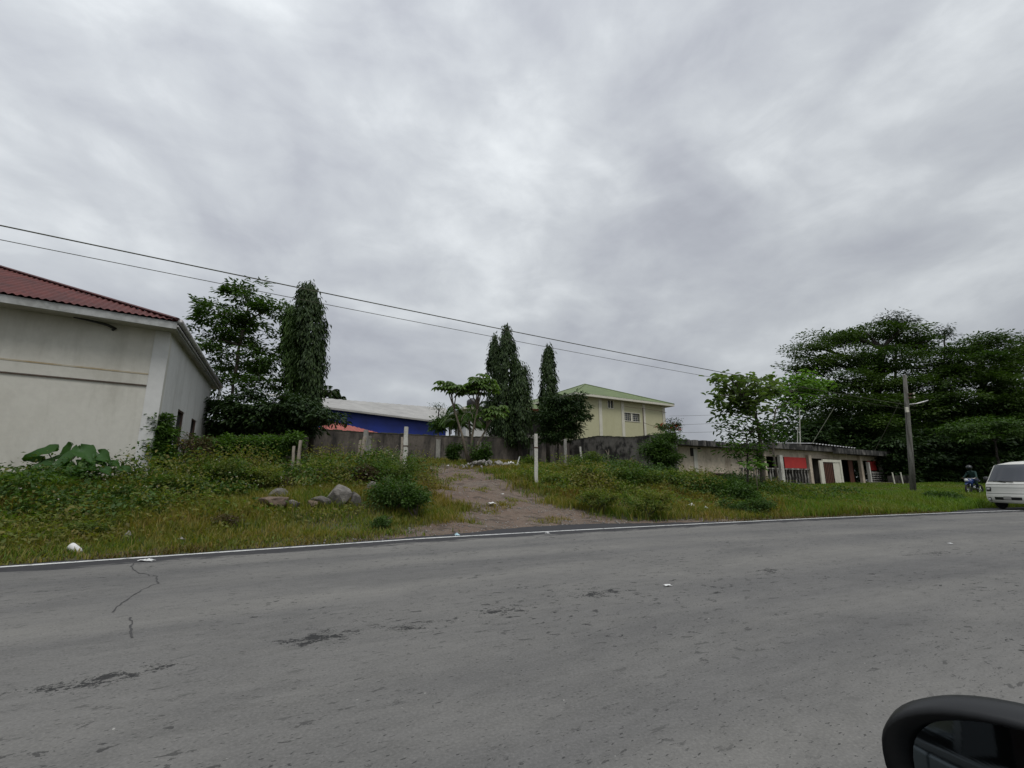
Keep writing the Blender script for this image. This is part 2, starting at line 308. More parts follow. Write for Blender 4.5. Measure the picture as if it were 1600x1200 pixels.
class MB:
    def __init__(s): s.v = []; s.f = []
    def add(s, vs, fs):
        k = len(s.v); s.v += [tuple(q) for q in vs]; s.f += [tuple(i+k for i in f) for f in fs]; return s
    def hexa(s, q):  # 8 corners: bottom 4 ccw, top 4
        return s.add(q, [(3, 2, 1, 0), (4, 5, 6, 7), (0, 1, 5, 4), (1, 2, 6, 5), (2, 3, 7, 6), (3, 0, 4, 7)])
    def box(s, x0, x1, y0, y1, z0, z1, fr=None):
        q = [(x0, y0, z0), (x1, y0, z0), (x1, y1, z0), (x0, y1, z0), (x0, y0, z1), (x1, y0, z1), (x1, y1, z1), (x0, y1, z1)]
        if fr: q = [fr.w(*p) for p in q]
        return s.hexa(q)
    def tube(s, pts, rad, seg=8, cap=True, squash=1):
        pts = [Vector(p) for p in pts]; n = len(pts)
        if not hasattr(rad, '__len__'): rad = [rad]*n
        vs = []; up = Vector((0, 0, 1))
        for i, p in enumerate(pts):
            a = (pts[min(i+1, n-1)]-pts[max(i-1, 0)]).normalized()
            r = up if abs(a.z) < .9 else Vector((1, 0, 0)); x = a.cross(r).normalized(); y = a.cross(x)
            for j in range(seg):
                th = 2*math.pi*j/seg; vs.append(p+(x*math.cos(th)+y*math.sin(th)*squash)*rad[i])
        fs = [(i*seg+j, i*seg+(j+1) % seg, (i+1)*seg+(j+1) % seg, (i+1)*seg+j) for i in range(n-1) for j in range(seg)]
        if cap: fs += [tuple(range(seg-1, -1, -1)), tuple((n-1)*seg+j for j in range(seg))]
        return s.add(vs, fs)
    def lathe(s, base, prof, seg=10, axis=None):
        base = Vector(base); a = Vector(axis or (0, 0, 1)).normalized(); r = Vector((1, 0, 0)) if abs(a.x) < .9 else Vector((0, 1, 0)); x = a.cross(r).normalized(); y = a.cross(x)
        vs = [base+a*z+(x*math.cos(2*math.pi*j/seg)+y*math.sin(2*math.pi*j/seg))*rr for rr, z in prof for j in range(seg)]; n = len(prof)
        fs = [(i*seg+j, i*seg+(j+1) % seg, (i+1)*seg+(j+1) % seg, (i+1)*seg+j) for i in range(n-1) for j in range(seg)]
        return s.add(vs, fs+[tuple(range(seg-1, -1, -1)), tuple((n-1)*seg+j for j in range(seg))])
    def build(s, name, mat, parent=None, smooth=False, bevel=0, loc=None, sub=0):
        org = ORG.get(parent.name, Vector()) if parent else (Vector(loc) if loc is not None else Vector())
        me = bpy.data.meshes.new(name); me.from_pydata([tuple(Vector(q)-org) for q in s.v], [], s.f); me.materials.append(mat)
        if smooth:
            for p in me.polygons: p.use_smooth = True
        o = bpy.data.objects.new(name, me); COL.objects.link(o)
        if parent: o.parent = parent
        elif loc is not None: o.location = loc
        ORG[o.name] = org
        if bevel:
            md = o.modifiers.new('bevel', 'BEVEL'); md.width = bevel; md.segments = 2; md.limit_method = 'ANGLE'
        if sub:
            md = o.modifiers.new('sub', 'SUBSURF'); md.levels = md.render_levels = sub
        return o
class Frame:
    """upright plane frame: a along, b away behind, z up"""
    def __init__(s, x, y, az, bz=None):
        s.o = Vector((x, y, 0)); s.a = Vector((math.sin(az), math.cos(az), 0)); bz = az-R(90) if bz is None else bz
        s.b = Vector((math.sin(bz), math.cos(bz), 0))
    def w(s, a, b, z): q = s.o+s.a*a+s.b*b; return Vector((q.x, q.y, z))
    def hit(s, px, py, b=0):
        u = (px-800)/F; v = (600-py)/F; dx, dy, dz = u, CP-v*SP, SP+v*CP; o = s.o+s.b*b
        nx, ny = -s.a.y, s.a.x; t = (o.x*nx+o.y*ny)/(dx*nx+dy*ny); q = Vector((dx*t, dy*t, 0))-o
        return q.dot(s.a), EYE+dz*t

# ------------------------------------------------------------ foliage generators (numpy)
def unit(a): return a/np.maximum(np.linalg.norm(a, axis=1, keepdims=True), 1e-6)
def leaves(Pp, A, Nn, Ln, Wd, fold=.18, hexa=False):
    """flat little leaves: base Pp, direction A, approximate normal Nn"""
    A = unit(A); B = unit(np.cross(A, Nn)); U = np.cross(B, A); n = len(Pp)
    Ln = np.broadcast_to(np.asarray(Ln, float), (n,))[:, None]; Wd = np.broadcast_to(np.asarray(Wd, float), (n,))[:, None]
    if not hexa:
        v = np.stack([Pp, Pp+A*Ln*.48+B*Wd*.5+U*Wd*fold, Pp+A*Ln-U*Ln*.12, Pp+A*Ln*.48-B*Wd*.5+U*Wd*fold], 1)
        f = np.array([[0, 1, 2], [0, 2, 3]])
        k = 4
    else:
        v = np.stack([Pp, Pp+A*Ln*.3+B*Wd*.4+U*Wd*fold, Pp+A*Ln*.7+B*Wd*.5+U*(Wd*fold-Ln*.05), Pp+A*Ln-U*Ln*.22, Pp+A*Ln*.7-B*Wd*.5+U*(Wd*fold-Ln*.05), Pp+A*Ln*.3-B*Wd*.4+U*Wd*fold], 1)
        f = np.array([[0, 1, 2], [0, 2, 3], [0, 3, 4], [0, 4, 5]]); k = 6
    F_ = (np.arange(n)[:, None, None]*k+f[None]).reshape(-1, 3)
    return v.reshape(-1, 3), F_
def merge(*vf):
    V = []; Fs = []; k = 0
    for v, f in vf: V.append(v); Fs.append(f+k); k += len(v)
    return np.concatenate(V), np.concatenate(Fs)
def blob(px, py, rx, ry, Y, rd=None):
    c = P(px, py, Y); k = Y/735; return (c.x, c.y, c.z, rx*k*.93, (rd if rd else rx*k*.9), ry*k)
def crown(blobs, clumps, per, Ln, Wd, cr, flat=.5, droop=.2, inner=.35, hexa=False, cull=0):
    vol = np.array([b[3]*b[4]*b[5] for b in blobs])**.7; cnt = np.maximum(2, (clumps*vol/vol.sum()).astype(int)); out_ = []
    for bl, n in zip(blobs, cnt):
        c = np.array(bl[:3]); r = np.array(bl[3:]); d = unit(rng.normal(size=(n, 3))); rad = inner+(1.08-inner)*rng.random((n, 1))**.6*(.82+.36*rng.random((n, 1)))
        cc = c+d*r*rad; sz = cr*(.6+.8*rng.random((n, 1)))
        k = np.repeat(np.arange(n), per); off = np.clip(rng.normal(size=(n*per, 3))*.5, -.8, .8); off[:, 2] *= flat
        pp = cc[k]+off*sz[k]; outw = unit(off+d[k]*.6+rng.normal(size=(n*per, 3))*.45); outw[:, 2] = outw[:, 2]*.5-droop
        nn = unit(rng.normal(size=(n*per, 3))*.38+np.array([0, 0, 1.0]))
        out_.append(leaves(pp, outw, nn, Ln*(.6+.8*rng.random(n*per)), Wd*(.6+.8*rng.random(n*per)), hexa=hexa))
    return merge(*out_)
def limb(mb, a, b_, r0, r1, n=5, wob=.06, seg=6):
    a = Vector(a); b_ = Vector(b_); l = (b_-a).length; pts = []; 
    for i in range(n+1):
        q = i/n; p = a.lerp(b_, q)+Vector((random.uniform(-1, 1), random.uniform(-1, 1), random.uniform(-.4, .4)))*wob*l*math.sin(math.pi*q)
        p.z += .08*l*math.sin(math.pi*q)
        pts.append(p)
    mb.tube(pts, [r0+(r1-r0)*i/n for i in range(n+1)], seg); return pts
def tree(name, label, base, forks, blobs, mat, bark, r0, clumps, per, Ln, Wd, cr, group=None, cat='tree', twigs=3, **kw):
    base = Vector(base); root = empty(name, base, label, cat, group); mb = MB()
    fk = [Vector(f) for f in forks]
    p0 = base-Vector((0, 0, .2)); pts = limb(mb, p0, fk[0], r0, r0*.7, 6, .03, 8)
    for bl in blobs:
        c = Vector(bl[:3]); j = min(fk, key=lambda f: (f-c).length if f.z < c.z+.5 else 1e3)
        e1 = limb(mb, j, c, r0*.42, r0*.1, 5, .08)
        for k in range(twigs):
            d = Vector((random.gauss(0, 1), random.gauss(0, 1), random.uniform(-.1, 1))).normalized(); e = c+Vector((d.x*bl[3]*.8, d.y*bl[4]*.8, d.z*bl[5]*.8))
            limb(mb, e1[random.choice((3, 4))], e, r0*.14, r0*.04, 4, .1, 5)
    for a, b2 in zip(fk[:-1], fk[1:]): limb(mb, a, b2, r0*.68, r0*.5, 4, .04, 7)
    mb.build('trunk', bark, root, smooth=True)
    v, f = crown(blobs, clumps, per, Ln, Wd, cr, **kw); npmesh('crown', v, f, mat, root)
    return root

# ============================================================ ground, track, road
def spaced(segs):
    o_ = []
    for a, b_, st in segs: o_ += list(np.arange(a, b_-1e-6, st))
    return np.array(o_+[segs[-1][1]])
gs = spaced([(-420, -60, 40), (-60, -12, 3), (-12, 30, .2), (30, 60, .6), (60, 120, 4), (120, 520, 40)])
gw = spaced([(-300, -40, 26), (-40, -12, 2), (-12, -.6, 1.2), (-.6, 20, .2), (20, 26, .6), (26, 60, 3), (60, 500, 40)])
SS, WW = np.meshgrid(gs, gw, indexing='ij'); XX, YY = xy(SS, WW); ZZ = Hsw(SS, WW)
fine = (WW > .3) & (WW < 20) & (SS > -12) & (SS < 50)
ZZ = ZZ+np.where(fine, rng.normal(size=ZZ.shape)*.012, 0)
trk = [(440, 862), (520, 846), (600, 836), (650, 824), (700, 812), (716, 799), (694, 786), (676, 768), (664, 748), (655, 737), (640, 731), (668, 728), (715, 727), (748, 733), (775, 744), (806, 762), (838, 778), (880, 792), (925, 806), (985, 811), (1180, 812), (1100, 822), (700, 842)]
TP = []
for a in trk:
    g_ = G(*a); q = sw(g_.x, g_.y); TP.append((float(q[0]), float(q[1])))
TP = np.array(TP)
def inpoly(x, y, poly):
    r = np.zeros(np.shape(x), bool); n = len(poly); j = n-1
    for i in range(n):
        xi, yi = poly[i]; xj, yj = poly[j]
        r ^= ((yi > y) != (yj > y)) & (x < (xj-xi)*(y-yi)/((yj-yi) if yj != yi else 1e-9)+xi); j = i
    return r
def intrack(s, w_, jit=.0):
    if jit: s = s+rng.normal(size=np.shape(s))*jit+.35*np.sin(w_*2.7+s)+.2*np.sin(w_*6.1); w_ = w_+rng.normal(size=np.shape(w_))*jit+.2*np.sin(s*4.3)
    return inpoly(s, w_, TP)
V3 = np.stack([XX, YY, ZZ], -1).reshape(-1, 3); ns, nw = SS.shape
ii, jj = np.meshgrid(np.arange(ns-1), np.arange(nw-1), indexing='ij'); k0 = ii*nw+jj
Q = np.stack([k0, k0+nw, k0+nw+1, k0+1], -1).reshape(-1, 4)
cs = (SS[:-1, :-1]+SS[1:, 1:]).ravel()/2; cww = (WW[:-1, :-1]+WW[1:, 1:]).ravel()/2
wob_ = .18*np.sin(cs*4.1)+.16*np.sin(cww*5.3+1)
tm = intrack(cs+wob_, cww+wob_) & (cww > -.5)
def sub(mask):
    q = Q[mask]; u_, inv = np.unique(q, return_inverse=True); return V3[u_], inv.reshape(q.shape)
v, f = sub(~tm); o = npmesh('ground', v, f, M['soil'], smooth=True); tag(o, kind='structure')
v, f = sub(tm); o = npmesh('dirt_track', v, f, M['dirt'], smooth=True); tag(o, kind='structure')
# road
rs = spaced([(-300, -60, 20), (-60, -10, 2), (-10, 50, .15), (50, 120, 2), (120, 420, 20)])
cols = [-12.6, -11, -9, -7, -5, -3, -1.5, -.4, 0, None]; rv = []; ru = []
for s_ in rs:
    for c_ in cols:
        w_ = c_ if c_ is not None else float(ext(s_))+.05+.02*math.sin(s_*19)+.012*math.sin(s_*47)
        x, y = xy(s_, w_); rv.append((float(x), float(y), 0.0)); ru.append((s_, w_))
nc = len(cols); rf = [(i*nc+j, (i+1)*nc+j, (i+1)*nc+j+1, i*nc+j+1) for i in range(len(rs)-1) for j in range(nc-1)]
o = npmesh('road', rv, rf, M['asphalt'], uv=ru); tag(o, kind='structure')
def stripe(name, w0, w1, s0, s1, label):
    q = spaced([(s0, s1, .4)]); vs = []
    for s_ in q:
        for k, w_ in enumerate((w0, w1)):
            x, y = xy(s_, w_+.006*math.sin(s_*11+k*3)); vs.append((float(x), float(y), .005))
    o = npmesh(name, vs, [(2*i, 2*i+2, 2*i+3, 2*i+1) for i in range(len(q)-1)], M['paint']); return tag(o, kind='structure')
stripe('edge_line', -.065, .065, -60, 130, '')
stripe('edge_line', -12.15, -12.0, -60, 130, '')
# crack across the lane, a thin filled groove lying in the surface
def ribbon(name, pts, wd, z, mat):
    vs = []; pts = [Vector(p) for p in pts]
    for i, p in enumerate(pts):
        a = (pts[min(i+1, len(pts)-1)]-pts[max(0, i-1)]).normalized(); b_ = Vector((-a.y, a.x, 0)); ww = wd*random.uniform(.4, 1.3)
        vs += [(p.x-b_.x*ww, p.y-b_.y*ww, z), (p.x+b_.x*ww, p.y+b_.y*ww, z)]
    return tag(npmesh(name, vs, [(2*i, 2*i+1, 2*i+3, 2*i+2) for i in range(len(pts)-1)], mat), kind='structure')
def gz(px, py): u, c = (px-800)/F, SP+(600-py)/F*CP; t = -EYE/c; return Vector((u*t, (CP-(600-py)/F*SP)*t, 0))
M['tar'] = plain('tar_crack', (.035, .034, .034), (.06, .058, .056), 30, .9)
def crack(px):
    o_ = []
    for (a, b_), (c_, d_) in zip(px[:-1], px[1:]):
        for k in range(5): q = k/5; o_.append(gz(a+(c_-a)*q+random.uniform(-2, 2), b_+(d_-b_)*q+random.uniform(-1, 1)))
    return o_+[gz(*px[-1])]
ribbon('road_crack', crack([(208, 878), (205, 889), (222, 897), (244, 900), (247, 912), (222, 922), (196, 938), (176, 957)]), .008, .004, M['tar'])
ribbon('road_crack', crack([(204, 965), (206, 975), (203, 985), (207, 997)]), .008, .004, M['tar'])

# ============================================================ left building with red roof
C0 = P(268, 520, 15.0); ZT = C0.z; AF = R(54); AS = R(-26.1)
fa = Vector((math.sin(AF), math.cos(AF), 0)); fs_ = Vector((math.sin(AS), math.cos(AS), 0))
base = Vector((C0.x, C0.y, float(H(C0.x, C0.y))))
hb = empty('warehouse', base, 'cream plastered building with red corrugated roof and wide white eaves, cut by the photo edge', 'building')
Lf, Ls = 16.0, 10.45
def bl(a, b_, z): q = C0-fa*a+fs_*b_; return Vector((q.x, q.y, z))   # a towards the left along the front, b back
def bbox(mb, a0, a1, b0, b1, z0, z1):
    q = [bl(a0, b0, z0), bl(a1, b0, z0), bl(a1, b1, z0), bl(a0, b1, z0)]; return mb.hexa([Vector((p.x, p.y, z0)) for p in q]+[Vector((p.x, p.y, z1)) for p in q])
mb = MB(); bbox(mb, 0, Lf, 0, .25, .4, ZT); bbox(mb, Lf-.25, Lf, .25, Ls, .4, ZT); bbox(mb, .25, Lf-.25, Ls-.25, Ls, .4, ZT)
# side wall with two tall openings
def side_b(px, py):
    u = (px-800)/F; v = (600-py)/F; dx, dy, dz = u, CP-v*SP, SP+v*CP
    nx, ny = -fs_.y, fs_.x; t = (C0.x*nx+C0.y*ny)/(dx*nx+dy*ny); q = Vector((dx*t, dy*t, 0))-Vector((C0.x, C0.y, 0)); return q.dot(fs_), EYE+dz*t
w1a, z1 = side_b(278.5, 640); w1b, _ = side_b(289, 640); w2a, z2 = side_b(300, 652); w2b, _ = side_b(308, 652); zw0 = 1.75
mb2 = MB(); zt_ = (z1+z2)/2
for b0, b1 in ((.25, w1a), (w1b, w2a), (w2b, Ls-.25)): bbox(mb2, 0, .25, b0, b1, .4, ZT)
for b0, b1 in ((w1a, w1b), (w2a, w2b)): bbox(mb2, 0, .25, b0, b1, .4, zw0); bbox(mb2, 0, .25, b0, b1, zt_, ZT)
mb.build('front_wall', M['cream'], hb); mb2.build('side_wall', M['white_render'], hb)
for b0, b1 in ((w1a, w1b), (w2a, w2b)):
    m_ = MB(); bbox(m_, .12, .15, b0, b1, zw0, zt_); wo = m_.build('window', M['darkin'], hb)
    m_ = MB(); bbox(m_, .03, .10, b0, b0+.06, zw0, zt_); bbox(m_, .03, .10, b1-.06, b1, zw0, zt_); bbox(m_, .03, .10, b0+.06, b1-.06, zt_-.06, zt_); m_.build('frame', M['iron'], wo)
# corner pilaster, band of the front panel, thin dark joint
m_ = MB(); bbox(m_, .0, .42, -.03, -.001, .5, ZT-.003); m_.build('corner_pilaster', M['white_render'], hb)
frF = Frame(C0.x, C0.y, AF+math.pi, AS)
a_, zj = frF.hit(115, 593.5); m_ = MB(); bbox(m_, .423, Lf, -.045, -.001, zj+.01, zj+.03); m_.build('joint', M['iron'], hb)
a_, zb = frF.hit(115, 574); m_ = MB(); bbox(m_, .423, Lf, -.03, -.001, zj+.053, zb); m_.build('band', M['cream'], hb)
m_ = MB(); bbox(m_, .423, Lf, -.04, -.001, zb+.003, zb+.05); M['ochre'] = plain('ochre_stain', (.36, .28, .16), (.46, .42, .33), 2.5, .9); m_.build('ledge', M['ochre'], hb)
# eaves: soffit, fascia, gutter
OF, OS = .75, .22; z0 = ZT-.02
m_ = MB(); bbox(m_, -OS, Lf+.9, -OF, Ls+.6, z0+.02, z0+.08); m_.build('soffit', M['soffit'], hb)
m_ = MB(); bbox(m_, -OS-.05, Lf+.9, -OF-.05, -OF, z0-.03, z0+.20); m_.build('front_fascia', M['fascia'], hb)
m_ = MB(); bbox(m_, -OS-.05, -OS, -OF+.003, Ls+.6, z0-.03, z0+.24); m_.build('side_fascia', M['fascia'], hb)
m_ = MB(); m_.tube([bl(-OS-.14, -OF-.1, z0+.22), bl(-OS-.14, Ls+.6, z0+.16)], .085, 8); m_.tube([bl(-OS-.09, -OF-.1, z0+.05), bl(-OS-.09, Ls+.6, z0+.02)], .03, 6)
m_.build('gutter', M['zinc'], hb, smooth=True)
m_ = MB(); m_.tube([bl(-OS-.1, Ls+.45, z0+.1), bl(-OS-.1, Ls+.45, z0-.35), bl(-OS-.1, Ls+.45, z0-.9), bl(-OS-.08, Ls+.45, 1.2)], .045, 8); m_.build('downpipe', M['white_render'], hb)
za = z0+.24; rise = 2.6; dep = (Ls+1.35)/2
def sheet(name, p00, p10, p11, p01, pitch, mat, parent, amp=.03, bil=False):
    """corrugated sheet between eave p00-p10 and ridge p01-p11"""
    wid = (p10-p00).length; nseg = max(4, int(wid/pitch*6)); nn = (p10-p00).cross(p01-p00).normalized(); nn = nn if nn.z > 0 else -nn; vs = []
    ed = (p10-p00).normalized(); l0 = (p01-p00).dot(ed)/wid; l1 = (p11-p00).dot(ed)/wid; up_ = (p01-p00)-ed*(l0*wid)
    for i in range(nseg+1):
        q = i/nseg; c_ = nn*(amp*math.sin(q*wid/pitch*2*math.pi)); e0 = p00.lerp(p10, q)
        if bil: vs += [e0+c_, p01.lerp(p11, q)+c_]; continue
        h_ = 1.0
        if q < l0: h_ = q/l0
        elif q > l1: h_ = (1-q)/(1-l1)
        vs += [e0+c_, e0+up_*h_+c_]
    return npmesh(name, vs, [(2*i, 2*i+2, 2*i+3, 2*i+1) for i in range(nseg)], mat, parent)
E0, E1 = bl(-OS-.06, -OF-.12, za), bl(Lf+.9, -OF-.12, za); Rg0, Rg1 = bl(6.4, dep-OF, za+rise), bl(Lf-3, dep-OF, za+rise)
E2, E3 = bl(-OS-.06, Ls+.7, za), bl(Lf+.9, Ls+.7, za)
sheet('roof', E0, E1, Rg1, Rg0, .17, M['redroof'], hb, .022); sheet('roof', E2, E0, Rg0, Rg0, .17, M['redroof'], hb, .022); sheet('roof', E2, E3, Rg1, Rg0, .17, M['redroof'], hb, .022)
m_ = MB(); up = Vector((0, 0, .05)); m_.tube([E0+up, Rg0+up], .10, 6, squash=.5); m_.tube([E2+up, Rg0+up], .10, 6, squash=.5); m_.tube([Rg0+up, Rg1+up], .12, 6, squash=.5); m_.build('ridge_cap', M['redridge'], hb)
m_ = MB(); q0 = P(138, 494, 13.3); a0 = fa*.5; m_.tube([bl(2.35, -.35, ZT-.06), bl(2.0, -.3, ZT-.07), bl(1.6, -.2, ZT-.10), bl(1.42, -.1, ZT-.17), bl(1.5, -.03, ZT-.20)], [.02, .035, .04, .05, .04], 6); m_.build('bracket', M['black'], hb, smooth=True)  # black tube under the eaves, stands in for a hole in the damaged soffit

# ============================================================ perimeter block walls
def longwall(name, label, p0, p1, ztops, zb, th, mat, cap=None, courses=True):
    a = Vector((p1.x-p0.x, p1.y-p0.y, 0)); l = a.length; az = math.atan2(a.x, a.y); fr = Frame(p0.x, p0.y, az)
    root = empty(name, (p0.x, p0.y, zb), label, 'wall'); mb = MB(); n = len(ztops)-1
    for i in range(n):
        q = [fr.w(l*i/n, 0, zb), fr.w(l*(i+1)/n, 0, zb), fr.w(l*(i+1)/n, th, zb), fr.w(l*i/n, th, zb), fr.w(l*i/n, 0, ztops[i]), fr.w(l*(i+1)/n, 0, ztops[i+1]), fr.w(l*(i+1)/n, th, ztops[i+1]), fr.w(l*i/n, th, ztops[i])]
        mb.hexa(q)
    mb.build('wall_face', mat, root)
    return root, fr, l
q0 = P(545, 673, 28.6); q1 = P(893, 690, 38.5); ad = (q1-q0).normalized(); ql = q0-ad*14
ztop = [q0.z+.15+.0, q0.z+.08, q0.z-.02, q0.z-.05, q0.z+.0, q1.z+.03, q1.z]
bw, frB, lB = longwall('block_wall', 'long dark mildewed block wall along the back of the vacant lot', Vector((ql.x, ql.y, 0)), q1, ztop, 1.2, .2, M['block_wall'])
mb = MB()
for px in (575, 684, 748, 830):
    a, _ = frB.hit(px, 700); mb = MB(); mb.box(a-.16, a+.16, -.07, -.001, 1.3, q0.z-.25, frB); mb.build('buttress', M['concrete'], bw)
a_, zc0 = frB.hit(560, 673); mb = MB()
for k in range(120):
    a = k*lB/120; zt = float(np.interp(a/lB, np.linspace(0, 1, len(ztop)), ztop)); h_ = random.uniform(.02, .09); mb.box(a, a+lB/120*.97, -.03, .23, zt+.002, zt+h_, frB)
mb.build('mossy_capping', M['moss'], bw)
r0_ = Vector((q1.x, q1.y, 0)); r1_ = P(1057, 677, 29.3)
rw, frR, lR = longwall('block_wall', 'stained block wall below the yellow house, running from the far corner towards the road', Vector((r1_.x, r1_.y, 0)), r0_, [r1_.z, r1_.z-.02, q1.z+.12, q1.z+.05], 1.0, .2, M['block_wall_b'])
# --- (wall runs from the near end back; b axis must point away from the lot)
mb = MB()
for k in range(60):
    a = k*lR/60; zt = float(np.interp(a/lR, np.linspace(0, 1, 4), [r1_.z, r1_.z-.02, q1.z+.12, q1.z+.05])); mb.box(a, a+lR/60*.97, -.02, .22, zt+.002, zt+random.uniform(.03, .10), frR)
mb.build('mossy_capping', M['moss'], rw)
# razor wire stakes standing on the right wall
def stake(px, pyt, Y, ztopw, label):
    p = P(px, pyt, Y); root = empty('wire_stake', (p.x, p.y, ztopw), label, 'stake'); mb = MB(); mb.tube([(p.x, p.y, ztopw-.1), (p.x+.02, p.y, p.z)], .03, 6); mb.build('rod', M['iron'], root); return p
sp1 = stake(1004, 637, 31.9, 4.25, 'dark iron stake on the right block wall in front of the gridded window')
sp2 = P(1052, 648, 29.5); sp0 = P(975, 633, 33.5)
def wire(name, pts, r, label, cat='wire', mat='wire', group=None):
    mb = MB(); mb.tube(pts, r, 5); o = mb.build(name, M[mat], loc=pts[0]); return tag(o, label, cat, group)
wire('barbed_wire', [P(974, 634, 33.6), P(988, 637, 32.7), sp1-Vector((0, 0, .05)), P(1030, 642, 30.5), P(1041, 645, 29.9)], .014, 'rusty strand of barbed wire across the top of the yellow house wall', mat='iron')
wire('barbed_wire', [sp1-Vector((0, 0, 1.05)), P(1018, 665, 31.0), P(1030, 668, 30.4), P(1046, 671, 29.6)], .014, 'lower rusty strand of barbed wire just above the block wall corner', mat='iron')

# ============================================================ yellow house
y0 = P(902, 683, 44); frY = Frame(y0.x, y0.y, R(58.7)); aR, _ = frY.hit(1040, 660); gz0 = 2.4
zE = frY.hit(1000, 628.5)[1]-.12; a1, _ = frY.hit(902, 617)
yh = empty('yellow_house', frY.w(0, 0, gz0), 'two-storey pale yellow house with hipped green roof behind the block wall', 'house')
wD = 12.0
wsm = (frY.hit(949.5, 625.5), frY.hit(958, 638)); wlg = (frY.hit(974.5, 644.5), frY.hit(999.5, 659))
def wall_holes(mb, fr, a0, a1, b0, b1, z0, z1, holes):
    """vertical wall with rectangular openings; holes (a0,a1,z0,z1) disjoint in a"""
    x = a0
    for h in sorted(holes):
        mb.box(x, h[0], b0, b1, z0, z1, fr); mb.box(h[0], h[1], b0, b1, z0, h[2], fr); mb.box(h[0], h[1], b0, b1, h[3], z1, fr); x = h[1]
    mb.box(x, a1, b0, b1, z0, z1, fr)
hs = [(wsm[0][0], wsm[1][0], wsm[1][1], wsm[0][1]), (wlg[0][0], wlg[1][0], wlg[1][1], wlg[0][1])]
mb = MB(); wall_holes(mb, frY, 0, aR, 0, .2, gz0-1, zE, hs); mb.build('front_wall', M['yellow'], yh)
mb = MB(); mb.box(0, .2, .2, wD, gz0-1, zE, frY); mb.box(aR-.2, aR, .2, wD, gz0-1, zE, frY); mb.box(.2, aR-.2, wD-.2, wD, gz0-1, zE, frY); mb.build('wall', M['yellow'], yh)
for px in (938, 973, 1006, 1037):
    a, _ = frY.hit(px, 650); a = min(a, aR-.2); mb = MB(); mb.box(a-.2, a+.2, -.06, -.002, gz0-.5, zE-.05, frY); mb.build('pilaster', M['trim'], yh)
for k, h in enumerate(hs):
    mb = MB(); g_ = .07
    mb.box(h[0]-g_, h[1]+g_, -.05, -.002, h[2]-g_, h[2], frY); mb.box(h[0]-g_, h[1]+g_, -.05, -.002, h[3], h[3]+g_, frY); mb.box(h[0]-g_, h[0], -.05, -.002, h[2], h[3], frY); mb.box(h[1], h[1]+g_, -.05, -.002, h[2], h[3], frY)
    mm = (h[0]+h[1])/2; mb.box(mm-.12 if k else mm-.05, mm+.12 if k else mm+.05, .0, .05, h[2], h[3], frY); wo = mb.build('window', M['trim'], yh)
    mb = MB(); mb.box(h[0], h[1], .10, .13, h[2], h[3], frY); mb.build('pane', M['darkglass'], wo)
    if k:
        mb = MB()
        for q in range(1, 8): x = h[0]+(h[1]-h[0])*q/8; mb.box(x-.012, x+.012, .055, .08, h[2], h[3], frY)
        for q in range(1, 4): z = h[2]+(h[3]-h[2])*q/4; mb.box(h[0], h[1], .081, .1, z-.012, z+.012, frY)
        mb.build('window_grille', M['trim'], wo)
ov = .7; zr = zE+.14
mb = MB(); mb.box(-ov, aR+ov, -ov, wD+ov, zE, zE+.06, frY); mb.build('soffit', M['trim'], yh)
mb = MB(); mb.box(-ov-.04, aR+ov+.04, -ov-.04, -ov, zE-.06, zE+.16, frY); mb.box(-ov-.04, -ov, -ov, wD+ov, zE-.06, zE+.16, frY); mb.box(aR+ov, aR+ov+.04, -ov, wD+ov, zE-.06, zE+.16, frY); mb.build('fascia', M['trim'], yh)
ap = P(931, 598, 51.5); apa = aR/2; A_ = frY.w(apa-.3, wD/2-.4, ap.z); A2_ = frY.w(apa+.3, wD/2+.4, ap.z)
zr = zE+.17; K = [frY.w(-ov-.05, -ov-.05, zr), frY.w(aR+ov+.05, -ov-.05, zr), frY.w(aR+ov+.05, wD+ov+.05, zr), frY.w(-ov-.05, wD+ov+.05, zr)]
Ax = frY.w(apa, wD/2, ap.z)
for k in range(4): sheet('roof', K[k], K[(k+1) % 4], Ax, Ax, .35, M['greenroof'], yh, .018)
mb = MB(); 
for k in range(4): mb.tube([K[k]+Vector((0, 0, .03)), Ax+Vector((0, 0, .03))], .09, 6, squash=.6)
mb.build('hip_cap', M['greenroof'], yh)
# lower wing to the left with red fascia and dark balcony
wgx = P(812, 640, 46); mb = MB(); 
def worldbox(mb, p, az, l, dpt, z0, z1):
    fr = Frame(p.x, p.y, az); mb.box(0, l, 0, dpt, z0, z1, fr); return fr
fw = Frame(wgx.x, wgx.y, R(58.7)); wl = 6.2
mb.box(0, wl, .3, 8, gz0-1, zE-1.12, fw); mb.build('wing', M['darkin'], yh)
mb = MB(); mb.box(-.4, wl, -.6, 8, zE-1.1, zE-.95, fw); mb.build('wing_fascia', M['redtile'], yh)
S0, S1 = fw.w(-.5, -.7, zE-.94), fw.w(wl, -.7, zE-.94); S2, S3 = fw.w(wl, 4, zE+.9), fw.w(2.5, 4, zE+.9)
sheet('wing_roof', S0, S1, S2, S3, .35, M['greenroof'], yh, .018, bil=True)
mb = MB()
for a in (0.2, 3.0, 5.6): mb.box(a, a+.22, -.2, .02, gz0+.6, zE-1.1, fw)
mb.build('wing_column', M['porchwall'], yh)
# plinth seen above the back wall under the trees
pl0 = P(765, 681, 40.5); pl1 = P(862, 684, 44); 
plw, _, _ = longwall('retaining_wall', 'plain grey concrete band behind the back wall, under the drooping trees', Vector((pl0.x, pl0.y, 0)), pl1, [P(765, 679, 40.5).z, P(862, 680, 44).z], 2.0, .2, M['concrete'])

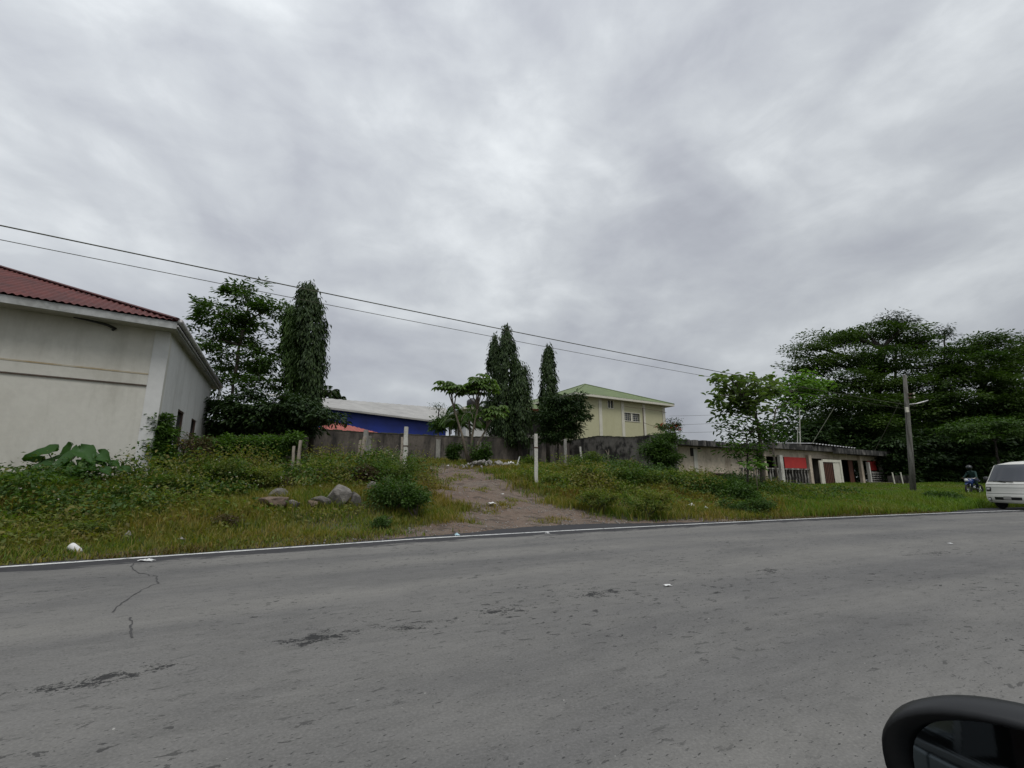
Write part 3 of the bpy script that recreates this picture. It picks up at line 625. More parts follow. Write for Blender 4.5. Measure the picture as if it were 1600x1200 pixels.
# ============================================================ blue warehouse, red roof and white annex behind the wall
b0_ = P(474, 650, 50); b1_ = P(697, 660, 66); azb = math.atan2(b1_.x-b0_.x, b1_.y-b0_.y); frW = Frame(b0_.x, b0_.y, azb); lW = (Vector((b1_.x-b0_.x, b1_.y-b0_.y, 0))).length
bh = empty('blue_warehouse', frW.w(0, 0, 2.5), 'long blue metal warehouse with pale grey sloping roof', 'warehouse')
_, zbl = frW.hit(620, 650); _, zbb = frW.hit(500, 641.5)
mb = MB(); zR0 = frW.hit(515, 643)[1]; zR1 = frW.hit(697, 658.5)[1]; zR = (zR0+zR1)/2
mb.box(0, lW, 0, 16, 1.5, zR, frW); mb.build('wall', M['blue'], bh)
tops = [P(480, 624, 60), P(697, 637, 76)]
zTop = tops[0].z; E_0, E_1 = frW.w(-.5, -.8, zR), frW.w(lW+.3, -.8, zR)
bD = 10; t0 = frW.w(-.5, bD, frW.hit(500, 626.5, bD)[1]); t1 = frW.w(frW.hit(697, 637.5, bD)[0], bD, frW.hit(697, 637.5, bD)[1])
sheet('roof', E_0, E_1, t1, t0, .9, M['greyroof'], bh, .03, bil=True)
mb = MB(); mb.box(-.5, lW+.3, -.9, -.8, zR-.16, zR+.06, frW); mb.build('eave_trim', M['greyroof'], bh)
mb = MB(); mb.box(lW+.31, lW+.36, -.9, -.3, zR-1.6, zR+.1, frW); mb.build('gutter_end', M['fascia'], bh)
mb = MB(); mb.add([frW.w(lW+.02, .01, zR), frW.w(lW+.02, bD, zR), frW.w(lW+.02, bD, zR+.3), frW.w(lW+.12, .01, zR), frW.w(lW+.12, bD, zR), frW.w(lW+.12, bD, zR+.3)], [(0, 1, 2), (5, 4, 3), (0, 3, 4, 1), (1, 4, 5, 2), (2, 5, 3, 0)]); mb.build('gable', M['fascia'], bh)
# red roofed house
rp = P(492, 671, 36); frT = Frame(rp.x, rp.y, R(57)); aT, _ = frT.hit(592, 671.5)
rh = empty('red_roofed_house', frT.w(0, 0, 2.4), 'low house showing only its faded red hip roof above the back wall', 'house')
mb = MB(); mb.box(.5, aT-.5, .5, 5.5, 1.5, rp.z-.05, frT); mb.build('wall', M['cream'], rh)
zrd = frT.hit(545, 659.5, 3)[1]
Kt = [frT.w(0, 0, rp.z), frT.w(aT, 0, rp.z), frT.w(aT, 6, rp.z), frT.w(0, 6, rp.z)]; T0, T1 = frT.w(2, 3, zrd), frT.w(aT-3.2, 3, zrd)
sheet('roof', Kt[0], Kt[1], T1, T0, .3, M['redtile'], rh, .03); sheet('roof', Kt[1], Kt[2], T1, T1, .3, M['redtile'], rh, .03); sheet('roof', Kt[3], Kt[2], T1, T0, .3, M['redtile'], rh, .03); sheet('roof', Kt[0], Kt[3], T0, T0, .3, M['redtile'], rh, .03)
gp = P(422, 668, 34); frG = Frame(gp.x, gp.y, R(57)); gh = empty('grey_shed', frG.w(0, 0, 2.3), 'low shed with pale grey metal roof under the dark spreading tree', 'shed')
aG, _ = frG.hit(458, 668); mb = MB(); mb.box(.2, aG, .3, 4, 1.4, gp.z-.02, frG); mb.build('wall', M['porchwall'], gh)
sheet('roof', frG.w(0, 0, gp.z), frG.w(aG, 0, gp.z), frG.w(aG, 4, gp.z+.8), frG.w(0, 4, gp.z+.8), .3, M['greyroof'], gh, .02, bil=True)
# white building with black tank
wp = P(728, 662, 48); frH = Frame(wp.x, wp.y, R(70)); aH, _ = frH.hit(770, 650)
wh = empty('white_building', frH.w(0, 0, 2.4), 'small white flat-roofed building mostly hidden behind the palm and papaya stems', 'building')
zH = frH.hit(745, 641)[1]; mb = MB(); mb.box(0, aH, 0, 5, 1.5, zH, frH); mb.build('wall', M['white_render'], wh)
mb = MB(); mb.box(-.4, aH+.4, -.5, 5.3, zH+.002, zH+.25, frH); mb.build('roof', M['trim'], wh)
for a in (.25, .55):
    mb = MB(); mb.box(aH*a, aH*a+.9, -.03, -.002, zH-1.9, zH-.8, frH); mb.build('window', M['darkin'], wh)
tp = frH.w(frH.hit(744, 640)[0], 1.5, zH+.25); tk = empty('water_tank', tp, 'black plastic water tank standing on the white building roof', 'water tank')
mb = MB(); mb.lathe(tp, [(.62, 0), (.65, .05), (.65, .42), (.62, .47), (.65, .52), (.65, .95), (.5, 1.12), (.2, 1.2)], 20); mb.build('tank_body', M['black'], tk, smooth=True)
mb = MB(); mb.lathe(tp+Vector((0, 0, 1.2)), [(.22, 0), (.22, .06), (.05, .08)], 14); mb.build('lid', M['black'], tk)

# ============================================================ low house on the right
P0 = Vector((10.45, 29.8, 0)); fr = Frame(P0.x, P0.y, AZ)
A = lambda px, b=0: fr.hit(px, 740, b)[0]
Zf = lambda px, py, b=0: fr.hit(px, py, b)[1]
lh = empty('low_house', fr.w(0, 0, 1.0), 'long single-storey cream house with blackened concrete roof slab, porch and red panels', 'house')
def part(name, boxes, mat, parent=None, bevel=0):
    mb = MB()
    for q in boxes: mb.box(*q, fr)
    return mb.build(name, mat, parent or lh, bevel=bevel)
zs = Zf(1057, 695); zst = Zf(1057, 686.5); aL1 = A(1197); g0 = .2
# cream wall section
win = (A(1121), A(1158), Zf(1140, 765), Zf(1140, 741)); wn2 = (A(1050), A(1067), Zf(1058, 735), Zf(1058, 718))
mb = MB(); wall_holes(mb, fr, .1, aL1, .6, .8, g0, zs, [(win[0], win[1], win[2], win[3])]); mb.build('wall', M['peach'], lh)
part('wall', [(.1, .3, .8, 6, g0, zs), (aL1-.2, aL1, .8, 6, g0, zs), (.3, aL1-.2, 5.8, 6, g0, zs)], M['peach'])
part('wall_column', [(A(1100)-.18, A(1100)+.18, .54, .598, g0, zs-.15)], M['cream'])
wo = part('window', [(win[0], win[1], .7, .74, win[2], win[3])], M['darkin'])
part('frame', [(win[0]-.08, win[0], .52, .58, win[2], win[3]+.08), (win[1], win[1]+.08, .52, .58, win[2], win[3]+.08), (win[0], win[1], .52, .58, win[3], win[3]+.08)]+[(win[0]+(win[1]-win[0])*k/7-.015, win[0]+(win[1]-win[0])*k/7+.015, .53, .56, win[2], win[3]) for k in range(1, 7)], M['iron'], wo)
wo = part('window', [(A(1060), A(1067), .56, .598, Zf(1060, 733), Zf(1060, 718))], M['darkin']); part('frame', [(A(1060), A(1068), .50, .555, Zf(1060, 717.5), Zf(1060, 716))], M['iron'], wo)
part('vent', [(A(1093), A(1097.5), .55, .598, Zf(1095, 712), Zf(1095, 699.5))], M['darkin'])
part('vent', [(A(1105), A(1109), .55, .598, Zf(1107, 701), Zf(1107, 699))], M['darkin'])
mb = MB(); xs = np.linspace(-.15, A(1200), 24)
for x0, x1 in zip(xs[:-1], xs[1:]): e_ = random.uniform(-.03, .03); mb.box(x0, x1-.003, -.25+random.uniform(-.02, .02), 6.2, zs+.002, zst+e_, fr)
mb.build('roof_slab', M['slab'], lh)
# porch section : lower slab, beam, columns
aP0, aP1, aE = aL1+.02, A(1300), A(1386)
zp = Zf(1260, 704); zpt = Zf(1260, 696)
part('porch_roof', [(A(1199), A(1332), -.3, 6, zp, zpt-.0)], M['slab'])
part('porch_roof', [(A(1300), A(1388), -.75, -.32, Zf(1340, 711.5), Zf(1340, 704)), (A(1333), A(1386), -.32, 6, Zf(1340, 711.5), Zf(1340, 705))], M['slab'])
part('porch_beam', [(aP0, aE-.1, .25, .45, Zf(1300, 717), zp-.002)], M['peach'])
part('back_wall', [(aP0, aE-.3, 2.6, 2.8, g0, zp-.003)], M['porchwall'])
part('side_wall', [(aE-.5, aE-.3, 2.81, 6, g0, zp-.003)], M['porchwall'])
part('dark_opening', [(A(1201, 2), A(1219, 2), 2.5, 2.59, Zf(1210, 745, 2), Zf(1210, 713, 2))], M['darkin'])
part('dark_opening', [(A(1309, 2), A(1338, 2), 2.5, 2.59, .9, Zf(1320, 716, 2))], M['darkin'])
part('porch_floor', [(aP0, aE-.5, 0.05, 2.59, g0, .95)], M['concrete'])
# wavy zinc edge on top of the porch roof
zz0 = Zf(1300, 697); cs0, cs1 = A(1268), A(1333); mb = MB()
S_ = [fr.w(cs0, -.5, Zf(1275, 694.5)), fr.w(cs1, -.5, Zf(1332, 701)), fr.w(cs1, 4, Zf(1332, 701)+.35), fr.w(cs0, 4, Zf(1275, 694.5)+.35)]
sheet('zinc_sheet', S_[0], S_[1], S_[2], S_[3], .5, M['zinc'], lh, .05, bil=True)
def column(a, wd, z0, z1, mat, b=0.0): return part('porch_column', [(a-wd/2, a+wd/2, b, b+.24, z0, z1)], mat, bevel=.01)
column(A(1224), .42, g0, Zf(1224, 713)+.1, M['paleconc']); column(A(1269), .42, g0, Zf(1269, 713)+.1, M['peach']); column(A(1349), .42, g0, Zf(1349, 714)+.1, M['peach']); column(A(1355.5), .22, g0, Zf(1355, 722), M['paleconc'], -.26)
column(A(1380), .34, g0, Zf(1380, 713)+.1, M['concrete']); column(A(1198.5), .2, g0, Zf(1199, 700), M['peach'])
part('red_panel', [(A(1230), A(1264), .10, .13, Zf(1245, 731.5), Zf(1245, 714.5))], M['redcloth'])
part('red_panel', [(A(1358, .3), A(1371, .3), .3, .33, Zf(1364, 735, .3), Zf(1364, 719, .3))], M['redcloth'])
# balustrades
def balustrade(pa, pb, ptop, pbot, n, b=0.05, mat='balust', brk=()):
    a0, a1 = A(pa), A(pb); zt = Zf((pa+pb)/2, ptop); zb_ = Zf((pa+pb)/2, pbot)
    part('handrail', [(a0, a1, b-.02, b+.16, zt-.1, zt)], M[mat]); part('plinth', [(a0, a1, b-.02, b+.16, zb_-.3, zb_+.1), ], M[mat])
    h_ = zt-.1-zb_-.1
    for k in range(n):
        if k in brk: continue
        a = a0+(a1-a0)*(k+.5)/n; mb = MB(); r = .085
        mb.lathe(fr.w(a, b+.07, zb_+.1), [(r*.75, 0), (r*.75, h_*.08), (r*.5, h_*.12), (r, h_*.35), (r*.85, h_*.5), (r*.38, h_*.8), (r*.7, h_*.88), (r*.7, h_)], 8)
        mb.build('baluster', M[mat], lh, smooth=True)
balustrade(1160, 1196, 731, 756, 8); balustrade(1200, 1219.5, 731, 757, 5); balustrade(1228.5, 1271, 732, 757, 9)
balustrade(1309, 1337, 741, 761, 6, b=1.2); balustrade(1357, 1378, 737, 757, 6)
part('slatted_screen', [(A(1358), A(1385), -.08, -.04, Zf(1370, 757-k*3.4), Zf(1370, 755.4-k*3.4)) for k in range(6)], M['balust'])
# white gate portal with brown door and ribbed panel
gt = part('gate', [(A(1272.5), A(1278), -.5, -.4, g0, Zf(1275, 720)), (A(1278), A(1305), -.5, -.4, Zf(1290, 722.5), Zf(1290, 718.5)), (A(1304.5), A(1307), -.5, -.4, g0, Zf(1306, 719))], M['trim'])
part('door', [(A(1279), A(1292.5), -.47, -.43, .9, Zf(1286, 724))], M['brown'], gt)
part('gate_bar', [(A(1279+k*2.6), A(1279.4+k*2.6), -.52, -.48, .9, Zf(1286, 724)) for k in range(6)]+[(A(1279), A(1293), -.52, -.475, Zf(1286, 724.2), Zf(1286, 723.2))], M['iron'], gt)
a0, a1 = A(1294.5), A(1304.3); zt = Zf(1300, 722.7); S_ = [fr.w(a0, -.45, .7), fr.w(a1, -.45, .7)]; mb = MB(); nn = 36; vs = []
for k in range(nn+1):
    a = a0+(a1-a0)*k/nn; b_ = -.45+.02*math.sin(k*math.pi/3); vs += [fr.w(a, b_, .7), fr.w(a, b_, zt)]
npmesh('ribbed_panel', vs, [(2*k, 2*k+2, 2*k+3, 2*k+1) for k in range(nn)], M['trim'], gt)
part('door', [(A(1337.5), A(1344), .5, .55, .7, Zf(1340, 716.5))], M['brown'])
# antennas and struts on the roof
def rod(name, label, pa, pb, r, mat='iron', cat='pole'):
    mb = MB(); mb.tube([pa, pb], [r, r*.7], 6); o = mb.build(name, M[mat], loc=pa); return tag(o, label, cat)
rod('antenna_pole', 'thin grey antenna pole rising from the low house roof', P(1250.5, 694, 35), P(1249, 636, 35), .035, 'paleconc', 'antenna pole')
rod('antenna_pole', 'short thin pole left of the taller antenna pole on the low house roof', P(1246, 693, 35.2), P(1246.5, 668, 35.2), .03, 'paleconc', 'antenna pole')
wire('guy_wire', [P(1269, 693, 36), P(1304, 636, 40)], .02, 'slanting cable rising from the low house roof into the big dark tree', 'cable', 'wire')
# low fence right of the house
fw0 = P(1388, 757, 43.5); g1 = gpt(1426, 40.0); fz = Frame(fw0.x, fw0.y, math.atan2(g1.x-fw0.x, g1.y-fw0.y)); fe = empty('low_fence_wall', (fw0.x, fw0.y, .8), 'low dark mildewed wall between the low house and the utility pole', 'wall')
mb = MB(); mb.box(0, math.hypot(g1.x-fw0.x, g1.y-fw0.y), 0, .15, .2, P(1400, 743, 42).z, fz); mb.build('wall_face', M['block_wall_b'], fe)
for k, (a, lb) in enumerate(((1396, 'left of two thin white stakes leaning by the low wall near the pole'), (1409, 'right of two thin white stakes leaning by the low wall near the pole'))):
    p = P(a+2, 756, 38.5); mb = MB(); mb.tube([p, P(a-2, 738, 38.5)], .045, 6); tag(mb.build('white_stake', M['trim'], loc=p), lb, 'stake')

# ============================================================ utility pole and cables
up_ = Vector((25.4, 30.0, float(H(25.4, 30.0)))); ptop = P(1417, 586, 30)
ptop.x -= .15
pe = empty('utility_pole', up_, 'tall weathered grey utility pole beside the low house', 'utility pole')
mb = MB(); q_ = up_-Vector((0, 0, .4)); mb.tube([q_, q_.lerp(ptop, .35), q_.lerp(ptop, .7), ptop], [.17, .15, .13, .10], 14); mb.build('pole', M['poleconc'], pe, smooth=True)
wz = P(1417, 622, 30).z
mb = MB()
for z in (wz, wz+.25): mb.lathe((ptop.x, ptop.y, z), [(.19, -.04), (.19, .04)], 12)
for dz in (0, .25): mb.tube([(ptop.x, ptop.y, wz+dz), (ptop.x-N.x*.3, ptop.y-N.y*.3, wz+dz)], .03, 6)
mb.build('bracket', M['iron'], pe)
for dz in (0, .25): mb = MB(); mb.lathe((ptop.x-N.x*.3, ptop.y-N.y*.3, wz+dz-.06), [(.03, 0), (.06, .02), (.03, .05), (.06, .08), (.03, .12)], 8); mb.build('insulator', M['trim'], pe, smooth=True)
mb = MB(); q = P(1416, 640, 29.8); mb.box(q.x-.08, q.x+.08, q.y-.1, q.y, q.z-.18, q.z+.15); mb.build('meter_plate', M['trim'], pe)
mb = MB(); q = P(1418, 632, 30); mb.tube([q, q+Vector((.55, 0, .05)), q+Vector((1.1, 0, .18)), q+Vector((1.5, .1, .3))], [.03, .035, .05, .03], 6); mb.build('lamp_arm', M['zinc'], pe)
def catw(zf, s0=0, s1=53, n=40, off=.3):
    pts = []
    for i in range(n+1):
        s = s0+(s1-s0)*i/n; pts.append(Vector((ptop.x-N.x*off-D.x*s, ptop.y-N.y*off-D.y*s, zf(s))))
    return pts
z_up = lambda s: 5.80+.00045*(s-22)**2
z_lo = lambda s: 5.50+.0005*(s-22)**2
wire('power_line', catw(z_up), .014, 'upper overhead cable sagging from top left down to the utility pole', 'cable')
wire('power_line', catw(z_lo), .008, 'lower thinner overhead cable running below the other to the utility pole', 'cable')
pl_ = catw(z_up)[-1]; pe2 = empty('utility_pole', (pl_.x, pl_.y, float(H(pl_.x, pl_.y))), 'far left utility pole outside the picture carrying the overhead cables', 'utility pole')
mb = MB(); mb.tube([(pl_.x+N.x*.3, pl_.y+N.y*.3, 0), (pl_.x+N.x*.3, pl_.y+N.y*.3, 7.6)], [.2, .12], 12); mb.build('pole', M['concrete'], pe2, smooth=True)
for k, (ya, yb) in enumerate(((650, 612), (664, 622), (676, 640))):
    a = P(1046, ya, 50.3); b_ = P(1415, yb, 30); pts = [a.lerp(b_, i/16)-Vector((0, 0, .45*math.sin(math.pi*i/16))) for i in range(17)]
    wire('service_cable', pts[:9], .013, ('topmost', 'middle', 'lowest')[k]+' of three thin cables crossing the gap of sky left of the broad-leaved tree', 'cable', group='cables between yellow house and pole')
wire('guy_wire', [P(1406, 628, 30.2), P(1384, 672, 32), P(1367, 704, 34.5)], .022, 'thin cable slanting from the utility pole down to the low house porch roof', 'cable', 'wire')

# ============================================================ fence posts and timber stubs
def post(px, pyt, Y, wd, mat, label, name='fence_post', lean=(0, 0), collar=None, rough=.012, group='posts of the old lot fence', cat='post'):
    b_ = gpt(px, Y); top = P(px, pyt, Y); z0, z1 = b_.z-.25, top.z; root = empty(name, b_, label, cat, group); mb = MB(); h_ = z1-z0
    vs = []; n = 7
    for i in range(n+1):
        q = i/n; cx, cy = b_.x+lean[0]*q+random.uniform(-1, 1)*rough*.5, b_.y+lean[1]*q; r = wd/2*(1-.08*q)
        for sx, sy in ((-1, -1), (1, -1), (1, 1), (-1, 1)): vs.append((cx+sx*r+random.uniform(-1, 1)*rough, cy+sy*r+random.uniform(-1, 1)*rough, z0+h_*q))
    fs2 = [(i*4+j, i*4+(j+1) % 4, i*4+4+(j+1) % 4, i*4+4+j) for i in range(n) for j in range(4)]+[(3, 2, 1, 0), tuple(n*4+j for j in range(4))]
    mb.add(vs, fs2); mb.build('shaft', M[mat], root, bevel=.008)
    if collar:
        zc = P(px, collar, Y).z; mb = MB(); mb.box(b_.x-wd*.56, b_.x+wd*.56, b_.y-wd*.56, b_.y+wd*.56, zc-.025, zc+.025); mb.build('wire_loop', M['iron'], root)
    return root
post(838, 678, 19.5, .15, 'paleconc', 'pale square concrete post standing alone right of the dirt track', collar=699.5)
post(631.5, 667, 20.3, .17, 'paleconc', 'tall pale square concrete post at the left side of the dirt track', collar=697)
post(625.5, 683, 19.6, .10, 'wood', 'thin brown timber post right beside the tall pale concrete post')
post(884.5, 686, 27.5, .17, 'concrete', 'grey concrete post under the dark bushy tree')
post(561, 682, 18.6, .13, 'wood', 'leaning grey timber post, right one of the close pair in the weeds', lean=(.12, 0))
post(553, 688, 18.7, .10, 'wood', 'slimmer leaning timber post, left one of the close pair in the weeds', lean=(.16, 0))
post(567, 672, 21.5, .2, 'concrete', 'brown weathered post right behind the leaning timber pair')
post(463, 688, 17.5, .10, 'wood', 'short timber stub standing in the weeds below the dark spreading tree', lean=(.02, 0))
post(456, 697, 17.0, .08, 'wood', 'lower timber stub just left of the other stub in the weeds', lean=(-.04, 0))
post(912, 698, 27.0, .11, 'paleconc', 'short broken pale post leaning in front of the wall below the bushy tree', lean=(-.15, 0))
for k, (a, b_) in enumerate((((946, 703), (958, 742)), ((951, 702), (950, 728)))):
    Y = 25.5; p, q = P(*a, Y), P(*b_, Y-.2); mb = MB(); limb(mb, q, p, .035, .02, 5, .04); tag(mb.build('dead_branch', M['palebark'], loc=q), ('longer', 'shorter')[k]+' pale dead branch leaning against the stained block wall', 'branch')
for k, (a, b_) in enumerate((((604, 752), (618, 761)), ((612, 711), (622, 696)))):
    Y = (16.5, 19.0)[k]; p, q = P(*a, Y), P(*b_, Y); mb = MB(); limb(mb, q, p, .04, .025, 4, .04); tag(mb.build('dead_branch', M['palebark'], loc=q), ('fallen stick lying across the green bush left of the dirt track', 'bleached stick poking up left of the tall pale post')[k], 'branch')

# ============================================================ rocks, rubble, litter
def rockmesh(name, loc, sx, sy, sz, mat, label, group=None, cat='rock', seed=0, rotz=0):
    import bmesh
    r_ = np.random.default_rng(seed); bm = bmesh.new(); bmesh.ops.create_icosphere(bm, subdivisions=3, radius=1)
    dirs = unit(r_.normal(size=(9, 3))); cut = .48+.32*r_.random(9)
    for v_ in bm.verts:
        p = np.array(v_.co); 
        for d_, c_ in zip(dirs, cut):
            q = p.dot(d_)
            if q > c_: p = p-d_*(q-c_)*.92
        p = p*(1+.05*math.sin(p[0]*9+seed)*math.sin(p[1]*11+p[2]*8)); v_.co = p*np.array((sx, sy, sz))
    me = bpy.data.meshes.new(name); bm.to_mesh(me); bm.free(); me.materials.append(M[mat]); o = bpy.data.objects.new(name, me); COL.objects.link(o)
    o.location = loc; o.rotation_euler = (0, 0, rotz); ORG[o.name] = Vector(loc); return tag(o, label, cat, group)
rk = [(424, 793, 38, 17, 'brownrock', 'long flat brown slab of rock at the left end of the boulder row'), (431, 779, 25, 14, 'rock', 'grey rounded boulder resting behind the flat brown slab'),
      (455, 795, 14, 11, 'rock', 'small dark boulder just right of the flat brown slab'), (527, 782, 25, 27, 'rock', 'biggest grey boulder, peaked, near the middle of the verge'),
      (498, 789, 22, 13, 'rock', 'low grey boulder left of the biggest peaked one'), (553, 787, 15, 18, 'rock', 'small pale grey boulder right of the biggest one'),
      (579, 767, 17, 13, 'rock', 'weathered stone half hidden in weeds behind the boulder row'), (484, 793, 14, 9, 'brownrock', 'small flat brown stone between the two boulder clusters')]
for k, (px, py, wx, hy, mt, lb) in enumerate(rk):
    g_ = G(px, py+hy*.4); sc_ = g_.y/735; rockmesh('boulder', (g_.x, g_.y+.1, g_.z+hy*sc_*.45+.08), wx*sc_*.78, wx*sc_*.5, hy*sc_*.74, mt, lb, 'boulders on the verge', 'boulder', 3+k*7, random.uniform(-.3, .3))
protos = []
for k in range(34):
    px = 722+84*((k*.618) % 1); py = 729-9*random.random()*math.sin(math.pi*(px-722)/84)-1; g_ = gpt(px, random.uniform(24.4, 26.4)); Y = g_.y; z = g_.z+.05+.34*random.random()*math.sin(math.pi*(px-722)/84); r = random.uniform(.10, .24)
    if k < 5: o = rockmesh('rubble_chunk', (g_.x, Y, z), r, r*.8, r*.6, 'rubble', 'broken chunk of pale masonry in the rubble heap at the end of the track', 'masonry chunks in the rubble heap', 'rubble', 50+k, k); protos.append(o)
    else:
        o = protos[k % 5].copy(); COL.objects.link(o); o.location = (g_.x, Y, z); o.rotation_euler = (random.random()*3, random.random()*3, random.random()*6); s_ = random.uniform(.7, 1.25); o.scale = (s_, s_, s_)
def crumple(name, loc, sx, sy, sz, mat, label, cat='litter', seed=0):
    r_ = np.random.default_rng(seed); n = 8; vs = []; fs2 = []
    for i in range(n):
        for j in range(n):
            u, v_ = i/(n-1)-.5, j/(n-1)-.5; e_ = 1-.25*r_.random(); vs.append((u*2*sx*e_+r_.normal()*sx*.06, v_*2*sy*e_+r_.normal()*sy*.06, sz*(.35+.5*math.sin(u*7+seed)*math.cos(v_*6)+r_.random()*.5)*(1-2.2*(u*u+v_*v_))+.01))
    fs2 = [(i*n+j, (i+1)*n+j, (i+1)*n+j+1, i*n+j+1) for i in range(n-1) for j in range(n-1)]
    me = bpy.data.meshes.new(name); me.from_pydata(vs, [], fs2); me.materials.append(M[mat]); o = bpy.data.objects.new(name, me); COL.objects.link(o); o.location = loc; o.rotation_euler.z = seed
    md = o.modifiers.new('thick', 'SOLIDIFY'); md.thickness = .004
    return tag(o, label, cat)
# paper cup lying on its side
g_ = G(111, 866); ax = Vector((.8, .05, -.45)); mb = MB(); mb.lathe(g_+Vector((-.07, .04, .13)), [(.062, 0), (.066, .02), (.055, .17), (.04, .19), (.037, .215)], 16, axis=ax); cup = mb.build('foam_cup', M['litter'], smooth=True, loc=g_+Vector((-.05, .03, .12))); tag(cup, 'white foam cup lying on its side in the verge at lower left', 'cup')
lit = [(228, 877, .14, .05, .03, 'litter', 'white flattened wrapper on the asphalt just inside the edge line at left'), (198, 843, .08, .07, .09, 'rubble', 'small pale stone-like lump in the grass right of the foam cup'),
       (714, 837, .08, .06, .05, 'bluelitter', 'pale blue crushed plastic scrap beside the edge line'), (855, 834, .06, .03, .02, 'litter', 'tiny white scrap on the edge line below the lone concrete post'),
       (768, 790, .16, .09, .05, 'litter', 'white sheet of paper lying on the gravel of the dirt track'), (672, 788, .13, .06, .04, 'litter', 'white scrap at the left edge of the dirt track beside the green bush'),
       (785, 775, .07, .05, .03, 'litter', 'small pale scrap in the middle of the dirt track'), (1080, 793, .22, .12, .08, 'litter', 'crumpled white plastic in the verge in front of the low house'),
       (1103, 797, .09, .08, .06, 'litter', 'small white scrap right of the crumpled plastic in the verge'), (700, 730, .07, .05, .05, 'litter', 'tiny white scrap at the top of the dirt track'),
       (865, 720, .42, .25, .3, 'litter', 'large white plastic bag lying at the foot of the stained wall'), (798, 728, .3, .2, .25, 'litter', 'white bag at the right end of the rubble heap'),
       (808, 730, .18, .15, .14, 'litter', 'small white bag just right of the rubble heap'), (845, 722, .13, .12, .14, 'litter', 'white scrap behind the lone concrete post'),
       (1485, 850, .05, .03, .01, 'litter', 'tiny white fleck on the far right of the road'), (282, 848, .10, .06, .05, 'rubble', 'small pale stone in the grass near the edge line'),
       (1043, 916, .05, .03, .012, 'litter', 'tiny pale scrap on the middle of the road')]
for k, (px, py, sx, sy, sz, mt, lb) in enumerate(lit):
    p = G(px, py)
    if p.z < 0: p = gz(px, py); p.z = .004
    elif p.y > 14: p.z += .06
    else: p.z += .05
    crumple('litter', p, sx, sy, sz, mt, lb, 'litter', k)
p = P(806, 724, 24.5); mb = MB(); mb.tube([p+Vector((0, 0, -.3)), p+Vector((.12, 0, .1)), p+Vector((.2, 0, .35))], .03, 6); tag(mb.build('bent_pipe', M['litter'], loc=p), 'white bent pipe end sticking up beside the rubble heap', 'pipe')

# ============================================================ trees
T = lambda px, Y: gpt(px, Y)
def bp(px, py, Y): return P(px, py, Y)
# tall open tree behind the warehouse
Y = 27
bl_ = [blob(385, 462, 40, 24, Y), blob(340, 490, 42, 26, Y-1), blob(425, 490, 34, 26, Y), blob(382, 510, 48, 26, Y+1), blob(330, 530, 34, 26, Y-1), blob(420, 548, 40, 32, Y), blob(372, 560, 44, 30, Y+1), blob(350, 600, 30, 22, Y), blob(420, 596, 40, 24, Y)]
tree('leafy_tree', 'tall open-crowned leafy tree rising directly behind the white warehouse corner', T(358, Y), [bp(361, 640, Y), bp(366, 590, Y), bp(374, 540, Y), bp(384, 500, Y)], bl_, M['lf_mid'], M['bark'], .15, 215, 44, .30, .12, .55, flat=.3, droop=.15, inner=.3)
# dark low spreading tree
Y = 24
bl_ = [blob(370, 642, 40, 15, Y), blob(425, 642, 46, 18, Y-.5), blob(470, 642, 44, 20, Y-.5), blob(512, 654, 30, 10, Y-1), blob(400, 655, 60, 18, Y), blob(460, 662, 45, 12, Y), blob(350, 664, 26, 18, Y), blob(345, 630, 24, 14, Y), blob(452, 626, 26, 12, Y), blob(398, 618, 22, 9, Y)]
tree('spreading_tree', 'low dark spreading tree with one branch reaching right in front of the blue warehouse', T(415, Y), [bp(412, 680, Y), bp(415, 655, Y), bp(440, 645, Y)], bl_, M['lf_dark'], M['darkbark'], .18, 270, 46, .24, .11, .5, flat=.4, droop=.35, inner=.15)
# drooping columnar trees
def ashoka(px, pyt, pyb, wpx, Y, label, n, mat='lf_ashoka', lean=0, prof=None, group='drooping columnar trees'):
    b_ = T(px, Y); top = P(px, pyt, Y); zb = P(px, pyb, Y).z; root = empty('columnar_tree', b_, label, 'tree', group)
    mb = MB(); mb.tube([b_-Vector((0, 0, .2)), (b_.x, b_.y, zb), (top.x, top.y, top.z-.3)], [.16, .13, .02], 8); mb.build('trunk', M['darkbark'], root, smooth=True)
    R_ = wpx/2*Y/735*.93; nt_ = n//24; kt = rng.integers(0, nt_, n); q = (rng.random(nt_)**.85)[kt]; th = (rng.random(nt_)*2*math.pi)[kt]; tj = (rng.random(nt_))[kt]; pr = prof or [(0, .72), (.12, .95), (.4, 1.0), (.65, .85), (.85, .55), (1, .10)]
    rr = np.interp(q, [a for a, _ in pr], [b2 for _, b2 in pr])*R_; rr = rr*(1+.13*np.sin(th*3+q*17)+.11*np.sin(th*5-q*31)+.09*np.sin(q*55+th))
    rad = rr*(.45+.66*tj**.6); z = zb+(top.z-zb)*q; cx = b_.x+(top.x-b_.x)*q; pp = np.stack([cx+np.cos(th)*rad, b_.y+np.sin(th)*rad, z+.15], 1)+rng.normal(size=(n, 3))*np.array([.10, .10, .26])
    ax = np.stack([np.cos(th)*.45, np.sin(th)*.45, np.full(n, -1.0)], 1)+rng.normal(size=(n, 3))*.28; nn = np.stack([np.cos(th), np.sin(th), np.full(n, .7)], 1)+rng.normal(size=(n, 3))*.3
    v, f = leaves(pp, ax, nn, .30*(.6+.7*rng.random(n)), .085*(.7+.6*rng.random(n))); npmesh('crown', v, f, M[mat], root)
    for k in range(3):
        pass
    return root
ashoka(481, 453, 648, 44, 25.5, 'broad drooping columnar tree beside the tall leafy tree at left, with ragged edges', 9000, prof=[(0, .45), (.25, .62), (.4, .9), (.7, 1.0), (.9, .72), (1, .3)])
